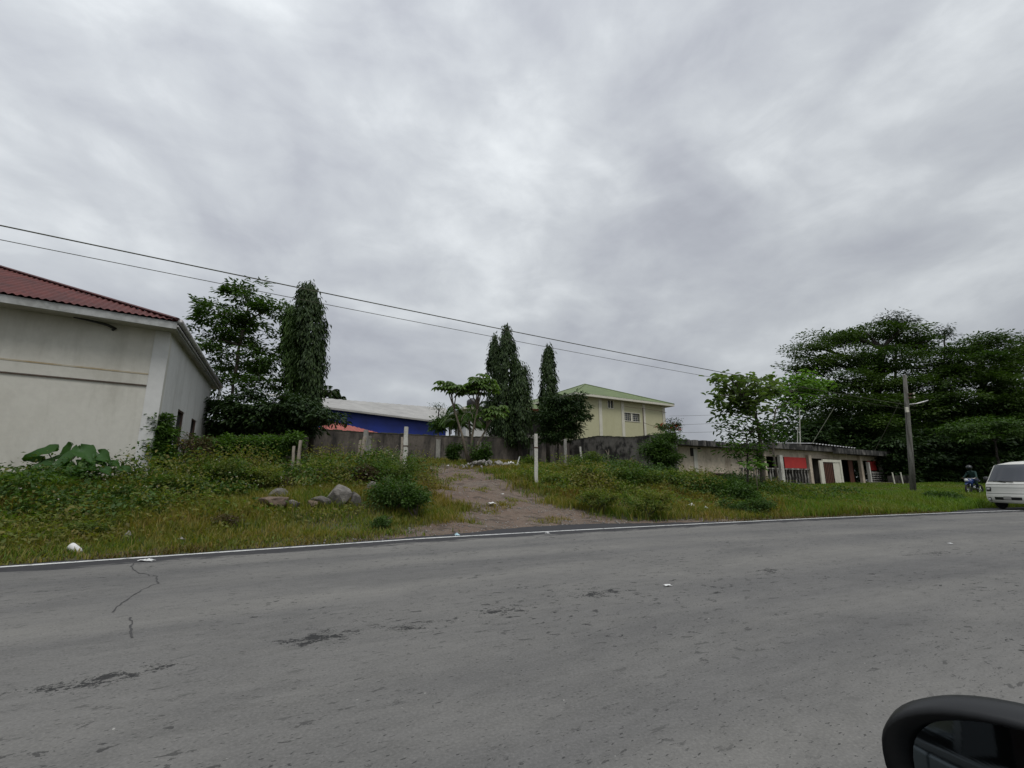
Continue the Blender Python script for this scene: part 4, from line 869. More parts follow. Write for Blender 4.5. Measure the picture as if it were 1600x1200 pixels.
ashoka(455, 486, 650, 32, 26.5, 'dark columnar tree squeezed between the tall leafy tree and the broad drooping one', 6500, mat='lf_mid', prof=[(0, .7), (.4, .95), (.7, 1.0), (.9, .75), (1, .4)])
ashoka(774, 532, 684, 34, 36.5, 'shorter drooping columnar tree at the left of the close trio', 6000)
ashoka(792, 516, 690, 42, 35.5, 'tallest drooping columnar tree, middle of the close trio', 8500)
ashoka(812, 574, 696, 38, 35.0, 'lowest drooping columnar tree at the right of the close trio', 6500, prof=[(0, .75), (.3, 1), (.7, .9), (.9, .6), (1, .2)])
ashoka(857, 548, 662, 26, 34.5, 'slim drooping columnar tree standing apart in front of the green roof', 4500)
# dark bushy tree in front of the yellow house
Y = 30
bl_ = [blob(878, 632, 26, 15, Y), blob(905, 626, 14, 11, Y), blob(862, 650, 24, 16, Y), blob(893, 650, 24, 17, Y), blob(875, 672, 24, 18, Y), blob(858, 680, 18, 14, Y), blob(896, 672, 14, 12, Y), blob(868, 632, 18, 12, Y)]
tree('bushy_tree', 'dark bushy tree covering the left part of the yellow house', T(872, Y), [bp(872, 700, Y), bp(873, 675, Y), bp(876, 650, Y)], bl_, M['lf_dark'], M['darkbark'], .09, 230, 44, .24, .08, .42, flat=.5, droop=.25, inner=.1)
# palms
def frond(Pts, Ls, Nn, c, dirv, ln, rise, n=34, wl=.5):
    d_ = np.array(dirv, float); d_ = d_/np.linalg.norm(d_); u = np.array([0, 0, 1.0]); q = np.linspace(.08, 1, n)
    ctr = np.array(c)+d_[None]*(ln*q*(1-.18*q))[:, None]+u[None]*(rise*np.sin(q*2.3)-ln*.42*q**2.4)[:, None]; tan = unit(np.gradient(ctr, axis=0)); sd = unit(np.cross(tan, u))
    for sg in (-1, 1):
        Pts.append(ctr); Ls.append(sd*sg+tan*.7-u*.35); Nn.append(np.tile(u, (n, 1))+rng.normal(size=(n, 3))*.2)
    return ctr, wl*np.sin(np.clip(q, .15, .97)*math.pi)**.6
def palm(px, pyc, Y, ln, nf, label, r=.16, mat='lf_ashoka', wl=.5, lw=.05, rise=.9, name='palm_tree'):
    b_ = T(px, Y); c = P(px, pyc, Y); root = empty(name, b_, label, 'palm'); mb = MB(); mb.tube([b_-Vector((0, 0, .2)), b_.lerp(c, .5)+Vector((.1, 0, 0)), c], [r*1.2, r, r*.8], 8)
    Pt, Ax, Nn, LL = [], [], [], []
    for k in range(nf):
        th = 2*math.pi*k/nf+random.uniform(-.2, .2); e_ = random.uniform(-.1, 1.5); ctr, l_ = frond(Pt, Ax, Nn, c, (math.cos(th), math.sin(th), .1), ln*random.uniform(.8, 1.1), rise*e_, wl=wl); LL += [l_, l_]; mb.tube([Vector(x) for x in ctr[::5]], .02, 4)
    mb.build('trunk', M['palebark'], root, smooth=True); Pt, Ax, Nn, LL = map(np.concatenate, (Pt, Ax, Nn, LL)); v, f = leaves(Pt, Ax, Nn, LL, lw); npmesh('crown', v, f, M[mat], root)
palm(511, 622, 72, 2.6, 16, 'small palm crown peeking over the left end of the grey warehouse roof', wl=.9, lw=.14, rise=1.4)
palm(528, 627, 74, 1.8, 12, 'lower palm crown just right of the other palm above the warehouse roof', wl=.7, lw=.12, rise=1.0)
palm(733, 655, 37, 2.6, 13, 'slender palm with arching fronds behind the block wall in front of the white building', r=.1, wl=.8, lw=.07, rise=1.2, mat='lf_mid')
palm(716, 664, 39, 1.9, 11, 'lower palm left of the arching palm behind the block wall', r=.1, wl=.6, lw=.06, rise=.9, mat='lf_mid')
Y = 52
tree('background_tree', 'small olive green tree between the blue warehouse gable and the palms', T(702, Y), [bp(702, 672, Y), bp(703, 662, Y)], [blob(697, 660, 12, 8, Y), blob(708, 656, 12, 10, Y), blob(684, 664, 12, 8, Y), blob(718, 662, 9, 9, Y)], M['lf_mid'], M['bark'], .12, 90, 40, .3, .14, .6, flat=.6)
Y = 62
tree('bare_tree', 'thin almost leafless treetop over the right end of the warehouse roof', T(684, Y), [bp(684, 655, Y), bp(686, 642, Y)], [blob(679, 634, 10, 4, Y), blob(690, 634, 9, 4, Y), blob(686, 641, 9, 4, Y)], M['lf_mid'], M['darkbark'], .16, 24, 8, .25, .1, .6, twigs=7)
# palmate papaya-like tree with several stems
def rosette(c, n, pet, ll, lw, Pt, Ax, Nn, LL, WW_, mb, leaf7=7, up=.35, pr=.012):
    for k in range(n):
        th = 2*math.pi*k/n+random.uniform(-.3, .3); e_ = random.uniform(-.35, .9)+up*.3; d_ = Vector((math.cos(th), math.sin(th), e_)).normalized(); q = c+d_*pet*random.uniform(.75, 1.15); mb.tube([c, c.lerp(q, .5)+Vector((0, 0, .04)), q], pr, 4)
        h_ = Vector((d_.x, d_.y, 0)).normalized(); s_ = Vector((-h_.y, h_.x, 0)); s7 = random.uniform(.8, 1.15)
        for j in range(leaf7):
            an = (j/(leaf7-1)-.5)*R(250); a = h_*math.cos(an)+s_*math.sin(an)-Vector((0, 0, .30+.25*random.random())); Pt.append(tuple(q)); Ax.append(tuple(a)); Nn.append((h_.x*.25+random.gauss(0, .15), h_.y*.25+random.gauss(0, .15), 1)); LL.append(ll*s7*(1-.35*abs(j/(leaf7-1)-.5)*2)); WW_.append(lw*s7)
def palmate_tree(name, label, base, stems, mat, bark, n, pet, ll, lw, r0=.07, leaf7=7, group=None):
    root = empty(name, base, label, 'tree', group); mb = MB(); Pt, Ax, Nn, LL, WW_ = [], [], [], [], []
    for st in stems:
        pts = [Vector(q) for q in st[0]]; mb.tube([base-Vector((0, 0, .15))]+pts, [r0]+[r0*(.85-.5*(i+1)/len(pts)) for i in range(len(pts))], 7)
        for c in st[1]:
            c = Vector(c)
            if (c-pts[-1]).length > .05: limb(mb, pts[-2] if len(pts) > 1 else base, c, r0*.45, r0*.22, 4, .05)
            rosette(c, n, pet, ll, lw, Pt, Ax, Nn, LL, WW_, mb, leaf7)
    mb.build('trunk', bark, root, smooth=True); v, f = leaves(np.array(Pt), np.array(Ax), np.array(Nn), np.array(LL), np.array(WW_), hexa=True); npmesh('crown', v, f, mat, root); return root
Y = 26.5; pb = T(733, Y)
palmate_tree('papaya_tree', 'several-stemmed papaya-like tree with big palmate leaves at the end of the dirt track', pb,
    [([bp(722, 680, Y), bp(710, 640, Y), bp(704, 612, Y)], [bp(704, 606, Y), bp(695, 603, Y), bp(714, 610, Y-.4)]),
     ([bp(738, 680, Y), bp(746, 640, Y), bp(749, 600, Y)], [bp(749, 592, Y), bp(758, 597, Y), bp(742, 602, Y-.4), bp(765, 606, Y), bp(735, 608, Y+.3), bp(753, 610, Y-.3), bp(728, 614, Y)]),
     ([bp(748, 692, Y), bp(760, 670, Y), bp(766, 655, Y)], [bp(769, 646, Y), bp(778, 642, Y), bp(761, 648, Y), bp(774, 650, Y-.4)])], M['lf_papaya'], M['palebark'], 12, .42, .42, .15, .10)
# broad-leaved trees in front of the low house
def cluster_tree(name, label, base, trunk, tips, mat, bark, r0, n, ll, lw, spread=.25, group=None):
    root = empty(name, base, label, 'tree', group); mb = MB(); tr = [Vector(q) for q in trunk]; mb.tube([base-Vector((0, 0, .15))]+tr, [r0]+[r0*(.9-.45*(i+1)/len(tr)) for i in range(len(tr))], 8)
    Pt, Ax, Nn = [], [], []
    for c in tips:
        c = Vector(c); j = min(tr, key=lambda f: (f-c).length if f.z < c.z else 9e9) if any(f.z < c.z for f in tr) else tr[0]; limb(mb, j, c, r0*.32, r0*.12, 4, .07, 5)
        for k in range(n):
            th = random.random()*6.283; e_ = random.uniform(-.7, .6); d_ = Vector((math.cos(th), math.sin(th), e_)); o_ = Vector((random.gauss(0, spread), random.gauss(0, spread), random.gauss(0, spread*.6))); Pt.append(tuple(c+o_)); Ax.append(tuple(d_)); Nn.append((d_.x*.5+random.gauss(0, .25), d_.y*.5+random.gauss(0, .25), 1))
    N_ = len(Pt); mb.build('trunk', bark, root, smooth=True); v, f = leaves(np.array(Pt), np.array(Ax), np.array(Nn), ll*(.6+.7*rng.random(N_)), lw*(.7+.6*rng.random(N_)), hexa=True); npmesh('crown', v, f, mat, root); return root
Y = 22.5; rr_ = random.Random(3)
tips = [bp(x, y, Y+rr_.uniform(-.9, .9)) for x, y in ((1120, 592), (1126, 603), (1138, 588), (1150, 590), (1160, 596), (1170, 592), (1182, 601), (1196, 591), (1205, 600), (1118, 620), (1130, 616), (1142, 610), (1152, 606), (1163, 612), (1175, 612), (1190, 612), (1202, 610), (1128, 632), (1140, 628), (1152, 624), (1165, 626), (1178, 624), (1146, 640), (1158, 638), (1170, 640), (1182, 636), (1125, 644), (1192, 626), (1212, 612))]
cluster_tree('broad_leaved_tree', 'tree with large pale broad leaves standing in front of the cream low house', T(1190, Y), [bp(1190, 715, Y), bp(1188, 690, Y), bp(1184, 660, Y), bp(1176, 640, Y), bp(1160, 625, Y)], tips, M['lf_broad'], M['bark'], .13, 26, .38, .18, .24)
tips = [bp(x, y, Y-.8+rr_.uniform(-.6, .6)) for x, y in ((1134, 668), (1150, 660), (1165, 668), (1178, 662), (1140, 682), (1156, 680), (1172, 682), (1186, 676), (1146, 696), (1162, 696), (1178, 698), (1152, 712), (1170, 712), (1188, 694), (1196, 664), (1204, 672), (1210, 684), (1140, 706), (1126, 662), (1186, 712), (1158, 648), (1206, 656))]
cluster_tree('young_tree', 'dark young tree growing just under the pale broad-leaved one', T(1166, Y-.8), [bp(1168, 740, Y-.8), bp(1168, 700, Y-.8), bp(1166, 680, Y-.8)], tips, M['lf_mid'], M['darkbark'], .06, 34, .24, .10, .3)
tips = [bp(x, y, 20.8) for x, y in ((1166, 727), (1180, 724), (1192, 728))]
cluster_tree('sapling', 'small light green sapling in front of the balustrade beside the tree trunk', T(1182, 20.8), [bp(1182, 745, 20.8), bp(1181, 732, 20.8)], tips, M['lf_bright'], M['palebark'], .03, 22, .28, .12, .12)
Y = 25
tips = [bp(x, y, Y+rr_.uniform(-.6, .6)) for x, y in ((1250, 592), (1262, 590), (1240, 600), (1254, 602), (1268, 600), (1278, 602), (1234, 610), (1248, 612), (1262, 612), (1274, 612), (1286, 606), (1228, 620), (1242, 622), (1256, 622), (1218, 612), (1232, 596), (1222, 628), (1238, 632))]
cluster_tree('bright_tree', 'slender tree with fresh light green crown in front of the big dark tree', T(1216, Y), [bp(1210, 720, Y), bp(1206, 680, Y), bp(1212, 640, Y), bp(1228, 620, Y)], tips, M['lf_bright'], M['bark'], .07, 55, .32, .11, .32)
Y = 33
tips = [bp(x, y, Y+rr_.uniform(-.8, .8)) for x, y in ((1208, 668), (1218, 680), (1205, 690), (1228, 690), (1222, 672), (1232, 684), (1240, 676))]
cluster_tree('backlit_tree', 'small dark tree seen in silhouette against the sky above the porch roof', gpt(1216, 43), [bp(1216, 700, 43), bp(1216, 688, 43)], [P(x, y, 43) for x, y in ((1208, 668), (1218, 680), (1205, 688), (1228, 688), (1222, 672), (1236, 688), (1196, 680), (1245, 690))], M['lf_dark'], M['darkbark'], .1, 26, .5, .2, .5)
# big spreading rain trees at the right
def rain(name, label, pxb, Y, forks, blobs, clumps, r0, cr=1.5, per=150, Ln=.32, Wd=.16, mat='lf_rain', seed=1, **kw):
    kw.setdefault('flat', .30); kw.setdefault('inner', .3)
    return tree(name, label, T(pxb, Y), forks, blobs, M[mat], M['darkbark'], r0, clumps, per, Ln, Wd, cr, 'big spreading trees on the right', droop=.05, **kw)
Y = 52
bl_ = [blob(1262, 545, 30, 14, Y), blob(1300, 528, 38, 14, Y), blob(1352, 522, 44, 14, Y+1), blob(1405, 522, 40, 16, Y), blob(1450, 545, 36, 14, Y), blob(1270, 572, 40, 14, Y-1), blob(1330, 560, 52, 14, Y-2), blob(1400, 560, 50, 16, Y-2), blob(1450, 575, 36, 16, Y),
       blob(1265, 600, 34, 13, Y), blob(1320, 596, 46, 16, Y-3), blob(1380, 598, 50, 16, Y-3), blob(1440, 605, 42, 16, Y-2), blob(1290, 632, 44, 16, Y-2), blob(1350, 630, 50, 17, Y-4), blob(1410, 638, 44, 17, Y-3), blob(1460, 636, 38, 17, Y), blob(1300, 664, 40, 15, Y-2), blob(1360, 666, 50, 17, Y-4), blob(1425, 670, 44, 18, Y-2), blob(1345, 692, 46, 14, Y-3), blob(1405, 700, 50, 20, Y-2), blob(1310, 690, 30, 10, Y)]
rain('rain_tree', 'biggest dark spreading tree, layered crown filling the sky behind the low house', 1378, Y, [bp(1378, 690, Y), bp(1372, 640, Y), bp(1372, 590, Y), bp(1378, 545, Y)], bl_, 410, .7)
Y = 56
bl_ = [blob(1400, 500, 24, 9, Y), blob(1388, 494, 14, 6, Y), blob(1418, 506, 15, 7, Y)]
tree('treetop', 'wispy treetop poking above the highest part of the big dark crown', T(1400, Y), [bp(1400, 560, Y), bp(1400, 520, Y), bp(1401, 505, Y)], bl_, M['lf_dark'], M['darkbark'], .2, 46, 22, .36, .12, .8, flat=.5)
bl_ = [blob(1476, 514, 9, 9, Y), blob(1484, 524, 8, 6, Y), blob(1468, 526, 8, 6, Y)]
tree('treetop', 'small wispy treetop in the gap between the two big dark crowns', T(1476, Y), [bp(1476, 560, Y), bp(1476, 530, Y), bp(1476, 520, Y)], bl_, M['lf_dark'], M['darkbark'], .16, 26, 20, .34, .12, .7, flat=.6)
Y = 50
bl_ = [blob(1530, 535, 34, 13, Y), blob(1500, 552, 30, 12, Y), blob(1560, 552, 32, 13, Y), blob(1520, 570, 46, 14, Y-1), blob(1575, 580, 40, 15, Y), blob(1490, 590, 38, 15, Y-1), blob(1540, 600, 46, 16, Y-2), blob(1595, 610, 44, 16, Y-2), blob(1500, 625, 44, 16, Y-2), blob(1560, 630, 50, 17, Y-3), blob(1615, 640, 46, 17, Y-3), blob(1495, 655, 40, 16, Y), blob(1545, 662, 46, 16, Y-3), blob(1600, 675, 46, 17, Y-3), blob(1500, 690, 46, 18, Y), blob(1560, 700, 46, 18, Y-1), blob(1620, 710, 46, 18, Y)]
rain('rain_tree', 'second big dark spreading tree, behind the white van', 1540, Y, [bp(1540, 700, Y), bp(1540, 650, Y), bp(1536, 600, Y), bp(1532, 560, Y)], bl_, 330, .6)
Y = 54
bl_ = [blob(1605, 535, 32, 12, Y), blob(1640, 550, 34, 16, Y), blob(1600, 556, 26, 10, Y), blob(1665, 590, 40, 20, Y), blob(1690, 640, 40, 24, Y), blob(1660, 690, 40, 24, Y)]
rain('rain_tree', 'third big tree, only its left crown edge showing at the right border of the photo', 1650, Y, [bp(1650, 690, Y), bp(1650, 620, Y), bp(1640, 570, Y)], bl_, 150, .5)
# lower dark understorey under the big trees
Y = 46
def under(px, pyt, pyb, Y, rx, label, clumps=90, mat='lf_dark'):
    yy = list(np.linspace(pyt, pyb, 3)); bl_ = [blob(px+random.uniform(-8, 8), y_, rx, (pyb-pyt)/4, Y+random.uniform(-.5, .5)) for y_ in yy]
    tree('understorey_tree', label, T(px, Y), [bp(px, (pyt+pyb)/2+12, Y), bp(px, pyt+8, Y)], bl_, M[mat], M['darkbark'], .16, clumps, 70, .38, .19, 1.0, 'dark understorey below the big trees', flat=.4, droop=.15, inner=.1)
for k, (px, pt, pb_, rx, lb) in enumerate(((1400, 690, 744, 30, 'dark undergrowth tree right behind the utility pole'), (1445, 686, 746, 32, 'dark undergrowth tree just right of the utility pole'), (1490, 690, 748, 32, 'dark undergrowth tree midway between the utility pole and the van'), (1532, 686, 748, 32, 'dark undergrowth tree above the motorcyclist'), (1580, 684, 748, 34, 'dark undergrowth tree directly behind the white van roof'), (1632, 684, 748, 36, 'dark undergrowth tree past the right photo border'))):
    under(px, pt, pb_, 45, rx, lb)
for k, (px, pt, pb_, rx, lb) in enumerate(((1275, 668, 700, 18, 'dark undergrowth tree behind the antenna poles of the low house'), (1330, 668, 705, 32, 'dark undergrowth tree behind the zinc edge of the porch roof'))): under(px, pt, pb_, 48, rx, lb, 70)
bl_ = [blob(1500, 668, 30, 9, 41), blob(1535, 660, 30, 8, 41), blob(1560, 675, 30, 9, 41), blob(1590, 664, 26, 9, 40), blob(1520, 682, 26, 8, 40)]
tree('leafy_bough', 'lighter green low crown hanging in front of the dark trees above the van', T(1560, 41), [bp(1560, 720, 41), bp(1555, 690, 41)], bl_, M['lf_mid'], M['darkbark'], .14, 90, 50, .3, .13, .8, flat=.25)

# ============================================================ ground vegetation
def nz(s, w_, k, ph=0):
    """cheap smooth noise in 0..1"""
    return np.clip(.5+.22*np.sin(s*k+1.7*np.sin(w_*k*.7+ph)+ph)+.2*np.sin(w_*k*1.3+1.3*np.sin(s*k*.9+ph*2)+ph*3)+.12*np.sin(s*k*2.7+w_*k*2.1+ph), 0, 1)
LB = (lambda p: sw(p.x, p.y))(G(660, 780))
def blocked(x, y):
    """inside a building or wall"""
    r = np.zeros(x.shape, bool)
    q = np.stack([x-C0.x, y-C0.y], -1); nrm = np.array([-fa.y, fa.x]); 
    det = (-fa.x)*fs_.y-(-fa.y)*fs_.x; a = (q[..., 0]*fs_.y-q[..., 1]*fs_.x)/det; b_ = ((-fa.x)*q[..., 1]-(-fa.y)*q[..., 0])/det
    r |= (a > 0) & (b_ > 0) & (b_ < Ls)
    a = (x-P0.x)*D.x+(y-P0.y)*D.y; b_ = (x-P0.x)*N.x+(y-P0.y)*N.y; r |= (a > -1.3) & (a < A(1386)) & (b_ > .02)
    return r
def scatter(n, s0, s1, w0, w1, dens, jit=.25, avoid=True, mult=1.0, rocksafe=False):
    s = rng.uniform(s0, s1, n); w_ = rng.uniform(w0, w1, n); x, y = xy(s, w_); u = np.abs(x)/np.maximum(y, .1)
    keep = (w_ > ext(s)+.0) & (rng.random(n) < dens(s, w_)) & (y > 4) & (u < 1.35)
    if avoid: keep &= ~intrack(s, w_, jit)
    keep &= ~blocked(x, y)
    if rocksafe: keep &= np.hypot((s-1.9)/2.4, (w_-4.2)/1.15) > 1
    return s[keep], w_[keep], x[keep], y[keep]
def grass(name, label, n, s0, s1, w0, w1, dens, hfun, wid, mat, lean=.35, avoid=True, jit=.25):
    s, w_, x, y = scatter(n, s0, s1, w0, w1, dens, avoid=avoid, jit=jit); z = Hsw(s, w_)-.02; m = len(s); h_ = hfun(s, w_)*(.5+.8*rng.random(m)); th = rng.random(m)*6.283
    b_ = np.stack([np.cos(th), np.sin(th), 0*th], -1); lv = np.stack([-np.sin(th), np.cos(th), 0*th], -1)*rng.normal(size=(m, 1))*lean+rng.normal(size=(m, 3))*.08; lv[:, 2] = 0
    p = np.stack([x, y, z], -1); ww = (wid*(.6+.8*rng.random(m)))[:, None]*(1+p[:, 1:2]*.02)
    v = np.stack([p-b_*ww/2, p+b_*ww/2, p+b_*ww*.38+np.array([0, 0, 1])*h_[:, None]*.6+lv*h_[:, None]*.4, p-b_*ww*.38+np.array([0, 0, 1])*h_[:, None]*.6+lv*h_[:, None]*.4, p+np.array([0, 0, 1])*h_[:, None]*.95+lv*h_[:, None]*1.25], 1)
    k = np.arange(m)[:, None]*5; f = np.concatenate([k+np.array([[0, 1, 2]]), k+np.array([[0, 2, 3]]), k+np.array([[3, 2, 4]])], 1).reshape(-1, 3)
    o = npmesh(name, v.reshape(-1, 3), f, M[mat]); tag(o, label, 'grass', kind='stuff'); print(name, m); return o
grass('grass', 'short mixed green and straw-coloured grass of the verge left of the dirt track', 150000, -10, 9, .1, 9.5, lambda s, w_: .35+.65*nz(s, w_, 1.1), lambda s, w_: (.10+.16*nz(s, w_, .9, 1)+.10*np.clip((w_-1)/3, 0, 1))*np.clip(.35+w_*.8, 0, 1), .016, 'grass_verge', .5)
grass('grass', 'brownish dry fringe of grass along the edge line', 60000, -12, 42, .05, 1.5, lambda s, w_: np.clip(1.3-w_*.8, 0, 1)*nz(s, w_, 2.2, 2), lambda s, w_: .05+.08*nz(s, w_, 2, 3), .016, 'grass_dry', .9)
grass('grass', 'yellowish grass of the verge right of the dirt track', 120000, 6, 24, .4, 11, lambda s, w_: .3+.7*nz(s, w_, 1.3, 4), lambda s, w_: .14+.24*nz(s, w_, .8, 5), .019, 'grass_verge', .5)
grass('tall_grass', 'fresh green grass bank in front of the low house and by the van', 230000, 17, 62, .3, 17, lambda s, w_: np.clip((s-17)/6+nz(s, w_, .9)-.5, 0, 1)*(.4+.6*nz(s, w_, 1.5, 6)), lambda s, w_: (.16+.30*nz(s, w_, .6, 7)+.10*np.clip(w_/5, 0, 1))*np.interp(w_, [4, 9], [1, .3]), .024, 'grass_green', .45)
grass('tall_grass', 'rough yellow-green grass at the far end of the lot below the walls', 90000, -4, 34, 9, 20, lambda s, w_: .3+.5*nz(s, w_, 1.2, 8), lambda s, w_: .12+.2*nz(s, w_, .9, 9), .026, 'grass_verge', .5, jit=.35)
def weeds(name, label, n, per, s0, s1, w0, w1, dens, hfun, ls, mat, rad=.22, hexa=False, cat='weeds'):
    s, w_, x, y = scatter(n, s0, s1, w0, w1, dens, jit=.1, rocksafe=True); m = len(s); z = Hsw(s, w_); h_ = hfun(s, w_)*(.6+.7*rng.random(m)); k = np.repeat(np.arange(m), per); q = rng.random(m*per)**.7
    off = rng.normal(size=(m*per, 2))*rad*(.5+.6*q)[:, None]; p = np.stack([x[k]+off[:, 0], y[k]+off[:, 1], z[k]+q*h_[k]], -1)
    a = np.stack([off[:, 0]*2, off[:, 1]*2, -.1+.25*rng.normal(size=m*per)], -1)+rng.normal(size=(m*per, 3))*.3; nn = rng.normal(size=(m*per, 3))*.45+np.array([0, 0, 1.0]); L_ = ls*(.5+.9*rng.random(m*per))
    v, f = leaves(p, a, nn, L_, L_*.55, hexa=hexa); o = npmesh(name, v, f, M[mat]); tag(o, label, cat, kind='stuff'); print(name, m*per); return o
gx = lambda a, b_: (lambda p: sw(p.x, p.y))(G(a, b_))
def zone(pxs):  # soft zones given by road coordinates: list of (s, w, rs, rw)
    return lambda s, w_: np.clip(np.max([1.25-np.hypot((s-a)/c_, (w_-b_)/d_) for a, b_, c_, d_ in pxs], 0), 0, 1)
Zl = zone([(-3, 4.5, 4, 3), (0, 6.5, 3.2, 2.6), (3, 8, 3.2, 3), (6, 9, 3, 2.5), (8, 9, 2, 3), (-6, 4, 4, 2.5), (1.5, 4.2, 2, 1.6)])
weeds('weeds', 'tangle of leafy weeds covering the rising ground left of the dirt track', 11000, 26, -10, 11, 1.0, 14, lambda s, w_: np.clip(Zl(s, w_)*1.5, 0, 1)*(.3+.7*nz(s, w_, 1.4, 3)), lambda s, w_: .14+1.15*nz(s, w_, 1.5, 2)**1.6*np.clip((w_-1.8)/4, 0.06, 1)*np.interp(s, [-5, -2, 4, 7], [.6, 1, 1, .7]), .095, 'lf_weed')
weeds('weeds', 'taller dark green weeds heaped among the others left of the dirt track', 2600, 34, -9, 8, 3.0, 13, lambda s, w_: np.clip(Zl(s, w_)*1.5, 0, 1)*(nz(s, w_, 1.9, 7) > .55), lambda s, w_: .3+.8*nz(s, w_, 1.1, 5)*np.clip((w_-2)/4, 0.15, 1), .11, 'lf_mid', .3)
Zr = zone([(15, 5.5, 3.2, 2.6), (19, 5, 4, 3), (23, 5.5, 3.5, 3), (12.5, 6.5, 2, 2.5), (26, 7, 3, 2.5), (17, 9, 3, 2)])
weeds('weeds', 'tangle of green and reddish weeds on the verge in front of the stained wall', 9500, 26, 9, 30, .8, 13, lambda s, w_: np.clip(Zr(s, w_)*1.4, 0, 1)*(.25+.75*nz(s, w_, 1.2, 5)), lambda s, w_: (.14+.8*nz(s, w_, 1.2, 4)**1.4*np.clip((w_-1.2)/4, 0.08, 1))*np.interp(s, [19, 25], [1, .45]), .11, 'lf_weed')
weeds('weeds', 'taller dark green weeds along the foot of the stained wall and low house', 2200, 34, 14, 30, 3.5, 12, lambda s, w_: np.clip(Zr(s, w_)*1.4, 0, 1)*(nz(s, w_, 1.7, 9) > .5), lambda s, w_: (.3+.75*nz(s, w_, 1.0, 5)*np.clip((w_-2)/4, 0.15, 1))*np.interp(s, [20, 26], [1, .5]), .12, 'lf_mid', .3)
weeds('weeds', 'small creeping plants scattered among the roadside grass', 4000, 12, -10, 40, .3, 5, lambda s, w_: nz(s, w_, 1.9, 6)**2*.8, lambda s, w_: .05+.1*nz(s, w_, 1, 1), .06, 'lf_shrub', .12)
weeds('dry_weeds', 'brown withered stalks and leaves among the timber stubs', 700, 24, 1, 9, 4.5, 10.5, lambda s, w_: nz(s, w_, 1.5, 2), lambda s, w_: .35+.35*nz(s, w_, 1, 6), .06, 'lf_dry', .12)
weeds('weeds', 'small tufts of green sprouting in the dirt track', 260, 14, 4, 14, 1.5, 15, lambda s, w_: intrack(s, w_)*nz(s, w_, 1.6, 3)**2, lambda s, w_: .04+.08*nz(s, w_, 1, 1), .05, 'lf_weed', .12) if False else None
grass('grass', 'sparse yellow grass tufts growing in the middle of the dirt track', 60000, 3, 14, 1.6, 15, lambda s, w_: intrack(s, w_)*(nz(s, w_, 2.1, 3) > .72)*.6, lambda s, w_: .05+.08*nz(s, w_, 2, 3), .018, 'grass_verge', .8, avoid=False)
# white wild flowers
s, w_, x, y = scatter(520, -5, 10, 3.5, 10, lambda s, w_: Zl(s, w_)*.55); z = Hsw(s, w_)+.25+.45*rng.random(len(s)); k = np.repeat(np.arange(len(s)), 4)
p = np.stack([x, y, z], -1)[k]+rng.normal(size=(len(k), 3))*.012; v, f = leaves(p, rng.normal(size=(len(k), 3)), rng.normal(size=(len(k), 3))+np.array([0, -1, 1]), .024, .02); tag(npmesh('wildflowers', v, f, M['flower_w']), 'tiny white wildflowers speckled over the weeds left of the track', 'flowers', kind='stuff')

# gravel lying on the track
s = rng.uniform(TP[:, 0].min(), TP[:, 0].max(), 22000); w_ = rng.uniform(.2, 15, 22000); kk = intrack(s, w_, .1) & (w_ > ext(s)) & (rng.random(22000) < np.clip(nz(s, w_, 1.4, 2)*1.4-.3+.5*(w_ < 4), 0, 1)); s, w_ = s[kk], w_[kk]; x, y = xy(s, w_); z = Hsw(s, w_); n = len(s); r = .008+.028*rng.random(n)**3
oc = np.array([(1, 0, 0), (0, 1, 0), (-1, 0, 0), (0, -1, 0), (0, 0, .8), (0, 0, -.3)]); v = np.stack([x, y, z], -1)[:, None]+oc[None]*r[:, None, None]*(1+.35*rng.normal(size=(n, 6, 3))); fo = np.array([(0, 1, 4), (1, 2, 4), (2, 3, 4), (3, 0, 4), (1, 0, 5), (2, 1, 5), (3, 2, 5), (0, 3, 5)])
tag(npmesh('gravel', v.reshape(-1, 3), (np.arange(n)[:, None, None]*6+fo[None]).reshape(-1, 3), M['gravel']), 'loose pale gravel strewn over the dirt track', 'gravel', kind='stuff')

# ------------------------------------------------------------ single shrubs
def shrub(px, py, Y, rx, ry, label, mat='lf_shrub', n=60, ls=.10, per=34, name='shrub', cr=.2, cat='shrub', stems=5, parts=None, group=None, flat=.7, hexa=False, fl=None, inner=.1, rat=.5):
    """bush whose visible middle is at (px, py); radii in photo pixels"""
    g_ = gpt(px, Y); root = empty(name, g_, label, cat, group); ru = random.uniform; parts = parts or [(0, .2, .75, .7, 0)]+[(ru(-.95, .95), ru(-.55, .55), ru(.22, .5), ru(.25, .6), ru(-.3, .3)) for _ in range(6)]; bl_ = [blob(px+dx*rx, py+dy*ry, rx*sx, ry*sy, Y+dz) for dx, dy, sx, sy, dz in parts]
    mb = MB()
    for k in range(stems):
        b2 = bl_[k % len(bl_)]; limb(mb, g_-Vector((random.uniform(-.15, .15), 0, .1)), Vector(b2[:3])+Vector((random.gauss(0, .1), random.gauss(0, .1), b2[5]*.6)), .022, .008, 4, .08, 5)
    mb.build('stems', M['bark'], root); v, f = crown(bl_, n, per, ls, ls*rat, cr, flat=flat, droop=.1, inner=inner, hexa=hexa); npmesh('foliage', v, f, M[mat], root)
    if fl:
        p = np.array([b2[:3] for b2 in bl_])[rng.integers(0, len(bl_), fl[1])]+rng.normal(size=(fl[1], 3))*np.array([rx, rx, ry])*Y/735*.42; k = np.repeat(np.arange(len(p)), 6); p = p[k]+rng.normal(size=(len(k), 3))*.04
        v, f = leaves(p, rng.normal(size=(len(k), 3)), rng.normal(size=(len(k), 3))+np.array([0, -1, .5]), fl[2], fl[2]*.7); npmesh('flowers', v, f, M[fl[0]], root)
    return root
